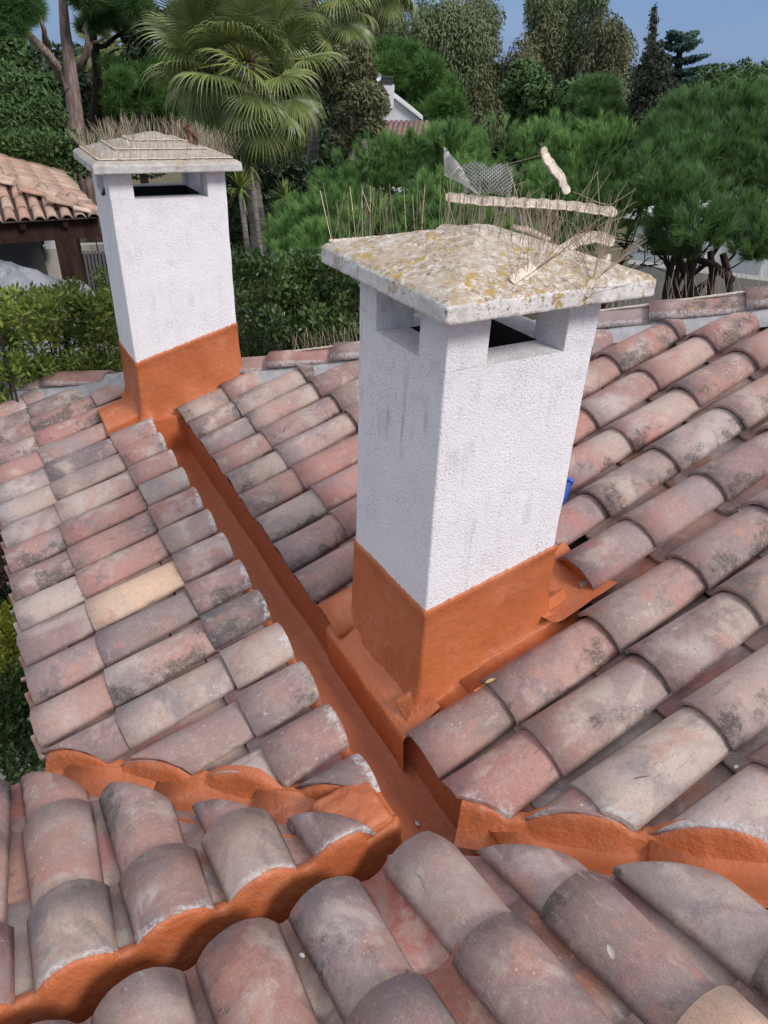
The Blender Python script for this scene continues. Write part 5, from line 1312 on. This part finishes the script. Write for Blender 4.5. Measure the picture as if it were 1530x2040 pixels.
big_tree_px('broadleaf_tree', 'blue green tree left of the dark conifer', col_px(1150, 1230, 170, 250, 28, 72, 14), [(1190, 270), (1190, 200)], 33, PINED, BARKD, 2600, .3, .03, None, .2, 22, 'pine', 14)
foli = [(1303+random.Random(i).uniform(-1, 1)*(2+(y-12)*.17), y, 5+(y-12)*.085) for i, y in enumerate(list(range(12, 110, 5))+list(range(110, 262, 4))*3)]
big_tree_px('spire_conifer', 'dark narrow conifer with a spire tip rising above the skyline', foli, [(1290, 270), (1300, 150), (1303, 14)], 30, CONF, BARKD, 16000, .20, .06, None, .2, 31, shell=.9, droop=.3)
# cedar with level boughs
cd_ = thing('cedar', 'blue green cedar with level layered boughs right of the spire conifer', 'tree', (at(1345, 250, 34).x, at(1345, 250, 34).y, GROUND))
mb = MB(); mb.tube([(at(1345, 250, 34).x, at(1345, 250, 34).y, GROUND), at(1345, 200, 34), at(1352, 120, 34), at(1358, 62, 34)], [.3, .22, .13, .04], 8)
lo_ = []; rd = random.Random(9)
for (x, y, hw, sd_) in ((1358, 75, 26, 1), (1362, 95, 36, -1), (1350, 120, 55, 1), (1365, 142, 62, 1), (1350, 165, 60, -1), (1372, 182, 60, 1), (1345, 205, 70, -1), (1375, 215, 60, 1)):
    for s_ in (-1, 1):
        e = (x+s_*hw*(1 if s_ == sd_ else .75), y-8-4*rd.random()); a = at(1352, y+8, 34); b = at(*e, 34+rd.uniform(-2, 2)); mb.tube([a, a.lerp(b, .5)+Vector((0, 0, .1)), b], [.09, .05, .02], 5)
        for k in range(9): f = .15+.85*k/8; q = a.lerp(b, f); r = (.50-.28*f)*1.0; lo_.append((q.x, q.y, q.z+.04, r, r, r*.22))
mb.build('trunk', BARKD, cd_); put('crown', fast_mesh('crown', leaves(lo_, 12000, .17, .06, 0, .9, .9), 4, CEDM), cd_)
big_tree_px('broadleaf_tree', 'light green bushy treetops on the skyline at the right edge', [(x, 152+rd.uniform(-14, 14)+abs(x-1470)*.10, 24) for x in range(1410, 1570, 14)]+[(x, 195, 34) for x in range(1380, 1570, 24)], [(1480, 260), (1480, 180)], 22, MIDG, BARKD, 6500, .15, .06, None, .16, 33)
# the far wood that closes the gaps
lb = []; rd = random.Random(44)
for px in range(-260, 1800, 34):
    for py, d in ((225, 56), (255, 54), (300, 50), (205, 58), (340, 46), (400, 40)):
        p = at(px, py+rd.uniform(-8, 8), d+rd.uniform(-2, 2)); r = 42*mpp(d); lb.append((p.x, p.y, p.z, r, r, r*.9))
for px in range(-300, 1900, 40):
    for py, d in ((104, 84), (118, 82), (140, 80), (170, 76), (200, 70)):
        p = at(px, py+.044*px+rd.uniform(-7, 5), d+rd.uniform(-2, 2)); r = 26*mpp(d); lb.append((p.x, p.y, p.z, r, r, r*.8))
fw = put('distant_wood', fast_mesh('distant_wood', leaves(lb, 110000, .6, .34, .1, .5, .7), 4, DKF)); tag(fw, 'dark wood closing the view behind the gardens', 'wood', kind='stuff')
mb = MB(); rows = []
for k in range(41):
    px = -400+k*58; p = at(px, 260, 62); t_ = at(px, 235, 62); rows.append([(p.x, p.y, GROUND-1), (p.x, p.y, t_.z)])
mb.grid(rows, False)
bw = mb.build('wooded_bank', m_plain('dark_undergrowth', (.02, .03, .018), .95, .3, .2, 0)); tag(bw, kind='structure')
